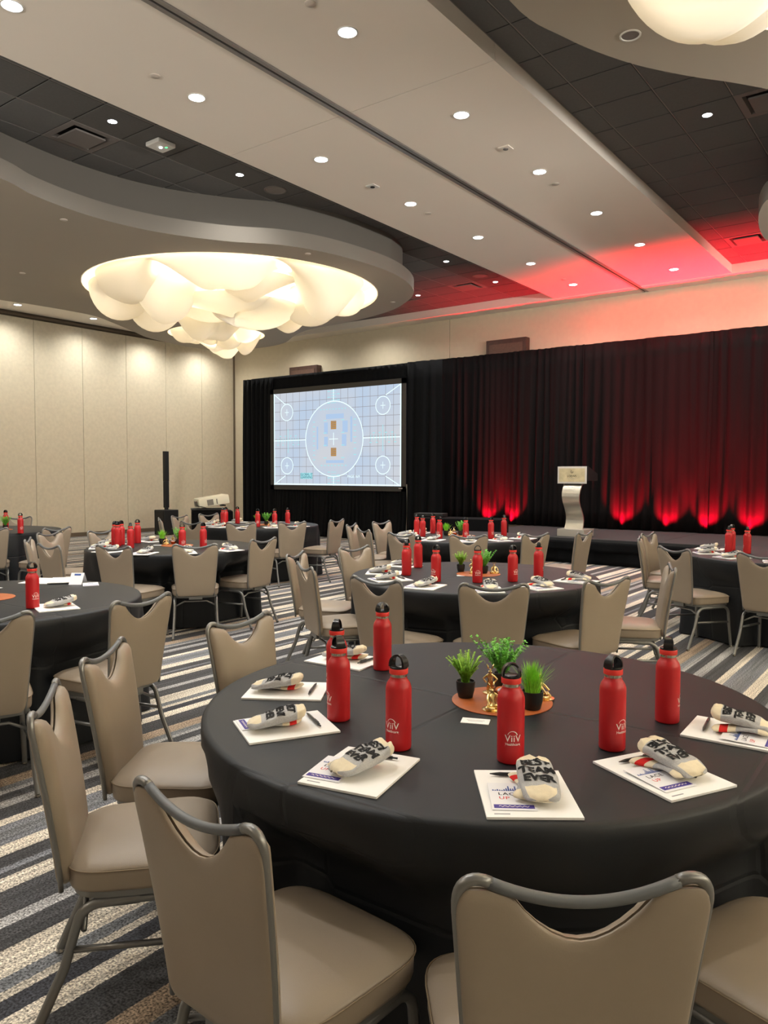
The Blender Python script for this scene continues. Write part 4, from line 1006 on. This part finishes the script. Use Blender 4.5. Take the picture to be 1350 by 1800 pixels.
# per seat: pad centre, pad rotation, socks offset+angle, pen offset+angle, card
SEAT = [((-.709, .143), -86, (-.01, -.01), 8), ((-.595, -.317), -58, (.005, -.03), -4), ((-.334, -.595), -30, (.0, -.03), -12), ((.055, -.726), 12, (-.01, -.005), -24), ((.448, -.603), 36, (.015, -.005), -8), ((.668, -.288), 62, (.015, .0), 4), ((.751, .144), 92, (.01, -.01), 6)]
SHOW = dict(T1=range(7), T2=range(7), T3=range(7), T4=(0, 1, 2, 3), T5=range(7), T6=range(7), T8=(4, 5))
rnd = random.Random(9)
def seat_name(i, n): return ordinal(i, n)
for tb, idx in SHOW.items():
    cx, cy = TB[tb]; rot = 0 if tb in ('T1', 'T2', 'T3', 'T4') else R(-6)
    seats = []
    for i in idx:
        (px, py), pa, (sx, sy), sa = SEAT[i]
        c_, s_ = math.cos(rot), math.sin(rot); px, py = px*c_-py*s_, px*s_+py*c_
        for _ in range(6):
            if any(math.hypot(px*.985-bx_, py*.985-by_) < .150 for bx_, by_ in BR.get(tb, [])) and math.hypot(px, py) < .76:
                q = math.hypot(px, py); px, py = px*(q+.012)/q, py*(q+.012)/q
        seats.append((screenx(cx+px, cy+py), px, py, R(pa)+rot, sx, sy, R(sa), i))
    seats.sort()
    for k, (_, px, py, ra, sx, sy, sa, i) in enumerate(seats):
        nm = ordinal(k, len(seats)); loc = (cx+px, cy+py, ZTAB+.0005)
        def loc2(dx, dy, z): return (cx+px+dx*math.cos(ra)-dy*math.sin(ra), cy+py+dx*math.sin(ra)+dy*math.cos(ra), ZTAB+z)
        j = rnd.uniform(-.12, .12)
        place(pad0, loc, ra, 'white notepad on %s, %s' % (TN[tb], nm), 'notepad', 'white notepads at the seats')
        place(card0, loc2(sx-.052, sy-.028, .0075), ra+j*.3, 'white card with purple footer on %s, %s' % (TN[tb], nm), 'card', 'printed cards under the socks')
        place(pen0, loc2(sx-.005+j*.1, .088, .0075), ra+j*.8, 'black pen on the notepad at %s, %s' % (TN[tb], nm), 'pen', 'black pens on the notepads')
        place(socks[(i+k) % 3], loc2(sx+.01, sy, .0125), ra+sa, 'folded grey and cream socks on %s, %s' % (TN[tb], nm), 'socks', 'folded lettered socks')
# the sparse table at the left edge in front
tx, ty = TB['T7']
place(pad0, (-4.045, 2.335, ZTAB+.0005), R(70), 'white notepad beside the single bottle on '+TN['T7'], 'notepad', 'white notepads at the seats')
place(socks[1], (-4.03, 2.355, ZTAB+.009), R(-10), 'folded cream and grey socks beside the single bottle on '+TN['T7'], 'socks', 'folded lettered socks')
place(pad0, (-5.10, 2.86, ZTAB+.0005), R(30), 'white notepad at the far side of '+TN['T7'], 'notepad', 'white notepads at the seats')
place(pad0, (-4.98, 2.96, ZTAB+.0068), R(52), 'white notepad lying across another at the far side of '+TN['T7'], 'notepad', 'white notepads at the seats')
tcc = empty('greeting_card', (-4.80, 2.93, ZTAB), R(35), 'folded white card with blue top standing by the notepads at left', 'card')
MB().add([(-.045, -.03, 0), (.045, -.03, 0), (.045, .02, .075), (-.045, .02, .075)], [(0, 1, 2, 3)]).obj('front_leaf', M['card'], tcc)
MB().add([(-.045, .07, 0), (.045, .07, 0), (.045, .02, .075), (-.045, .02, .075)], [(0, 1, 2, 3)]).obj('rear_leaf', M['card'], tcc)
MB().add([(-.02, .007, .058), (.025, .007, .058), (.025, .0145, .069), (-.02, .0145, .069)], [(0, 1, 2, 3)]).obj('blue_print', M['ink_blue'], tcc)
place(card0, (-4.70, 2.97, ZTAB+.001), R(60), 'white card with purple footer behind the folded card at left', 'card', 'printed cards under the socks')
place(card0, (-5.02, 2.44, ZTAB+.001), R(20), 'white card cut by the left picture edge beside the plant', 'card', 'printed cards under the socks')

# ------------------------------------------------------------------ centrepieces
def make_pot(r_, h):
    t = empty('potted_plant'); MB().lathe([(r_*.68, 0), (r_*.75, .002), (r_*.93, h*.45), (r_, h*.97), (r_, h), (r_*.9, h), (r_*.88, h*.86)], 28, cap=False).obj('pot', M['pot'], t, smooth=True, angle=50)
    MB().lathe([(r_*.9, h*.86), (.0001, h*.9)], 20, cap=False).obj('soil', M['soil'], t)
    MB().lathe([(r_*.68, .001), (.0001, .001)], 20, cap=False).obj('pot_base', M['pot'], t)
    return t
def leaf(mb, P, d, up, ln, wd):
    d = d.normalized(); s = d.cross(up)
    if s.length < 1e-4: s = d.cross(Vector((1, 0, 0)))
    s.normalize(); n = s.cross(d)
    vs = [P, P+d*ln*.45+s*wd/2+n*ln*.06, P+d*ln, P+d*ln*.45-s*wd/2+n*ln*.06]
    mb.add(vs, [(0, 1, 2, 3)])
def make_fern():
    t = make_pot(.032, .056); rnd = random.Random(1); mb = MB(); st = MB()
    for k in range(74):
        a = rnd.uniform(0, 2*PI); ln = rnd.uniform(.055, .115); le = rnd.uniform(.05, .62); pts = []
        for i in range(12):
            s = i/11; o_ = le*ln*s**1.2*.9; pts.append(Vector((math.cos(a)*(.006+o_), math.sin(a)*(.006+o_), .048+ln*s*(1.05-.45*le*s))))
        if k % 5 == 0:
            tip = pts[-1]; pts += [tip+Vector((math.cos(a)*.006, math.sin(a)*.006, .004)), tip+Vector((math.cos(a)*.012, math.sin(a)*.012, .001)), tip+Vector((math.cos(a)*.013, math.sin(a)*.013, -.006))]
        st.tube(pts, .0006, 3, cap=False)
        for i in range(1, 12):
            d = (pts[i]-pts[i-1]).normalized()
            for sd in (-1, 1):
                for q in (0, .5):
                    P_ = pts[i-1].lerp(pts[i], q); s_ = d.cross(Vector((0, 0, 1))).normalized() if abs(d.z) < .98 else Vector((1, 0, 0))
                    leaf(mb, P_, s_*sd+d*.5+Vector((0, 0, rnd.uniform(-.2, .4))), Vector((0, 0, 1)), .012*(1-.45*i/12), .007)
    mb.obj('foliage', M['fern'], t, kind='stuff'); st.obj('stems', M['fern'], t, kind='stuff'); return t
def make_boxwood():
    t = make_pot(.032, .056); rnd = random.Random(2); mb = MB(); st = MB()
    for k in range(46):
        a = rnd.uniform(0, 2*PI); ln = rnd.uniform(.06, .13); le = rnd.uniform(.10, .85)
        for i in range(1, 12):
            s = i/11; P_ = Vector((math.cos(a)*(.005+le*ln*s), math.sin(a)*(.005+le*ln*s), .05+ln*s))
            for q in range(5):
                d = Vector((rnd.uniform(-1, 1), rnd.uniform(-1, 1), rnd.uniform(-.2, 1)))
                leaf(mb, P_, d, Vector((0, 0, 1)), rnd.uniform(.009, .013), .009)
        st.tube([(0, 0, .045), (math.cos(a)*(.005+le*ln), math.sin(a)*(.005+le*ln), .05+ln)], .0007, 3, cap=False)
    mb.obj('foliage', M['box'], t, kind='stuff'); st.obj('stems', M['box'], t, kind='stuff'); return t
def make_grass():
    t = make_pot(.035, .058); rnd = random.Random(3); mb = MB()
    for k in range(300):
        a = rnd.uniform(0, 2*PI); r_ = rnd.uniform(0, .024); ln = rnd.uniform(.065, .115); le = rnd.uniform(.05, .75)*(.4+r_/.024*.6); w_ = .0017
        base = Vector((r_*math.cos(a), r_*math.sin(a), .05)); s_ = Vector((-math.sin(a), math.cos(a), 0)); L2 = []
        for i in range(6):
            s = i/5; P_ = base+Vector((math.cos(a)*ln*le*s**1.5, math.sin(a)*ln*le*s**1.5, ln*s*(1-.35*le*s))); w2 = w_*(1-s)**.6; L2 += [P_-s_*w2, P_+s_*w2]
        mb.add(L2, [(2*i, 2*i+1, 2*i+3, 2*i+2) for i in range(5)])
    mb.obj('foliage', M['grass'], t, kind='stuff'); return t
def skin_fig(name, verts, edges, radii, mt, parent, sub=2):
    me = bpy.data.meshes.new(name); me.from_pydata(verts, edges, []); o = bpy.data.objects.new(name, me); C.objects.link(o)
    o.modifiers.new('skin', 'SKIN'); sk = me.skin_vertices[0].data
    for i, r_ in enumerate(radii): sk[i].radius = (r_, r_)
    sk[0].use_root = True
    sm = o.modifiers.new('sub', 'SUBSURF'); sm.levels = sub; sm.render_levels = sub
    dg = bpy.context.evaluated_depsgraph_get(); m2 = bpy.data.meshes.new_from_object(o.evaluated_get(dg)); bpy.data.objects.remove(o)
    m2.polygons.foreach_set('use_smooth', [True]*len(m2.polygons)); m2.materials.clear(); m2.materials.append(mt); m2.name = name
    return inst(name, m2, parent)
def make_fig(kind):
    t = empty('gold_figurine')
    if kind == 0:     # cross-legged figure, hands on the knees, big round head with ears
        V = [(0, 0, .012), (0, 0, .030), (0, 0, .046), (0, 0, .056), (0, -.002, .066), (.013, 0, .048), (.024, -.012, .036), (.026, -.026, .020), (-.013, 0, .048), (-.024, -.012, .036), (-.026, -.026, .020),
             (.014, -.006, .010), (.034, -.018, .010), (.006, -.032, .007), (-.014, -.006, .010), (-.034, -.018, .010), (-.006, -.030, .010)]
        E_ = [(0, 1), (1, 2), (2, 3), (3, 4), (2, 5), (5, 6), (6, 7), (2, 8), (8, 9), (9, 10), (0, 11), (11, 12), (12, 13), (0, 14), (14, 15), (15, 16)]
        Rr = [.014, .012, .010, .005, .010, .005, .0042, .0034, .005, .0042, .0034, .008, .007, .005, .008, .007, .005]
    else:             # standing figure with hands on hips on a small round foot
        V = [(0, 0, .034), (0, 0, .048), (0, 0, .060), (0, 0, .068), (0, 0, .079), (.011, 0, .060), (.024, 0, .048), (.012, -.004, .036), (-.011, 0, .060), (-.024, 0, .048), (-.012, -.004, .036),
             (.007, 0, .024), (.008, 0, .004), (.011, -.012, .004), (-.007, 0, .024), (-.008, 0, .004), (-.011, -.012, .004)]
        E_ = [(0, 1), (1, 2), (2, 3), (3, 4), (2, 5), (5, 6), (6, 7), (2, 8), (8, 9), (9, 10), (0, 11), (11, 12), (12, 13), (0, 14), (14, 15), (15, 16)]
        Rr = [.010, .0085, .009, .0045, .0095, .0045, .0036, .0034, .0045, .0036, .0034, .0062, .0045, .004, .0062, .0045, .004]
    skin_fig('body', V, E_, Rr, M['gold'], t)
    hz = V[4][2]
    for s in (-1, 1): MB().tube([(s*.006, 0, hz+.005), (s*.009, .001, hz+.014), (s*.012, .002, hz+.020)], [.0028, .0032, .0012], 8).obj('ear', M['gold'], t, smooth=True)
    MB().lathe([(.001, -.012), (.0028, -.010), (.0034, -.0065)], 10, M=Matrix.Translation((0, 0, hz)) @ Matrix.Rotation(-PI/2, 4, 'X') @ Matrix.Rotation(PI, 4, 'Y')).obj('nose', M['gold'], t, smooth=True)
    if kind == 0: MB().lathe([(.036, 0), (.036, .003), (.03, .004)], 28, M=Matrix.Translation((0, -.01, 0))).obj('plinth', M['gold'], t, smooth=True, angle=50)
    else: MB().lathe([(.026, 0), (.026, .003), (.02, .005)], 28).obj('plinth', M['gold'], t, smooth=True, angle=50)
    return t
def make_bowl():
    t = empty('mint_bowl'); MB().lathe([(.018, 0), (.02, .003), (.032, .018), (.036, .034), (.0345, .034), (.030, .019), (.018, .006), (.0001, .005)], 32, cap=False).obj('bowl', M['copper'], t, smooth=True)
    rnd = random.Random(6)
    for i in range(22):
        a = rnd.uniform(0, 6.28); r_ = rnd.uniform(0, .022); me = MB(); mm = Matrix.Translation((r_*math.cos(a), r_*math.sin(a), .026+rnd.uniform(0, .012)-r_*.25)) @ Matrix.Rotation(rnd.uniform(0, 3), 4, 'Z') @ Matrix.Rotation(rnd.uniform(-.6, .6), 4, 'X')
        me.box((0, 0, 0), (.016, .010, .006), M=mm, bev=.002)
        me.obj('wrapped_mint', M['mint'] if i % 3 else M['ink_purple'], t)
    return t
fern0, boxw0, grass0, fig0, fig1, bowl0 = make_fern(), make_boxwood(), make_grass(), make_fig(0), make_fig(1), make_bowl()
mat0 = empty('placemat'); MB().lathe([(.162, 0), (.165, .001), (.165, .003), (.162, .0045), (.0001, .0045)], 64).obj('leather_disc', M['leather'], mat0, smooth=True, angle=40)
tent0 = empty('name_card'); MB().box((0, 0, .001), (.085, .05, .0018)).obj('card_sheet', M['paper'], tent0)
MB().box((0, .006, .0021), (.055, .002, .0004)).obj('fine_print', M['ink_grey'], tent0); MB().box((0, -.004, .0021), (.045, .002, .0004)).obj('fine_print', M['ink_grey'], tent0)
for q in (fern0, boxw0, grass0, fig0, fig1, bowl0, mat0, tent0): KIDS[q.name] = list(q.children)
def centre(tb, items, ox=.05, oy=.03):
    cx, cy = TB[tb]; nm = TN[tb]
    place(mat0, (cx+ox, cy+oy, ZTAB), 0, 'round tan leather mat at the middle of '+nm, 'placemat', 'round leather mats')
    z = ZTAB+.0045
    for kind, dx, dy, rz in items:
        x, y = cx+ox-.05+dx, cy+oy-.03+dy
        if kind == 'f': place(fern0, (x, y, z), rz, 'small fern in a black pot on '+nm, 'plant', 'small potted plants')
        if kind == 'b': place(boxw0, (x, y, z), rz, 'small round leaved bush in a black pot on '+nm, 'plant', 'small potted plants')
        if kind == 'g': place(grass0, (x, y, z), rz, 'tuft of bright grass in a black pot on '+nm, 'plant', 'small potted plants')
        if kind == 's': place(fig0, (x, y, z), rz, 'gold figurine sitting cross legged on the mat of '+nm, 'figurine', 'gold figurines')
        if kind == 'r': place(fig0, (x, y, z), rz, 'gold figurine at the far rim of the mat on '+nm, 'figurine', 'gold figurines')
        if kind == 't': place(fig1, (x, y, z), rz, 'gold figurine standing with hands on hips on the mat of '+nm, 'figurine', 'gold figurines')
        if kind == 'm': place(bowl0, (x, y, z), rz, 'copper bowl of wrapped mints on the mat of '+nm, 'bowl', 'mint bowls')
        if kind == 'c': place(tent0, (x, y, ZTAB), rz, 'small white message card before the mat on '+nm, 'card', 'small white message cards')
VR = R(36.7)   # items face the seats
centre('T1', [('f', -.064, -.013, 0), ('b', -.015, .155, .5), ('g', .172, .004, 0), ('s', .070, -.078, VR+.5), ('t', -.022, .080, VR-.2), ('m', .052, .042, 0), ('c', .085, -.205, VR-.25), ('r', .142, .128, VR+1.2)])
centre('T2', [('f', -.121, .056, 1), ('b', .075, .07, 2), ('t', -.04, .09, VR), ('s', .02, .01, VR), ('c', .0, -.12, VR), ('r', .135, .12, VR)], .0, .08)
centre('T3', [('g', -.149, -.02, 1), ('b', .01, .06, 2), ('s', -.085, -.02, VR), ('t', -.10, .09, VR), ('m', -.055, .03, 0)], -.03, .05)
centre('T5', [('g', -.199, .03, 1), ('b', -.01, .10, 2), ('s', -.13, .03, VR), ('t', -.145, .13, VR), ('m', -.075, .08, 0), ('c', -.13, -.08, VR)], -.06, .1)
centre('T6', [('f', -.02, -.03, 1), ('b', .14, .0, 2), ('s', .10, .07, VR), ('r', .02, .12, VR)], .08, .03)
centre('T7', [('f', -.10, .10, 1), ('g', .05, .0, 2)], -.06, .02)
centre('T8', [('f', .0, .02, 1), ('b', .09, .09, 2)], .08, .08)
centre('T4', [('f', -.06, -.01, 1), ('g', .1, .05, 2), ('s', .0, -.05, VR)], .05, .05)
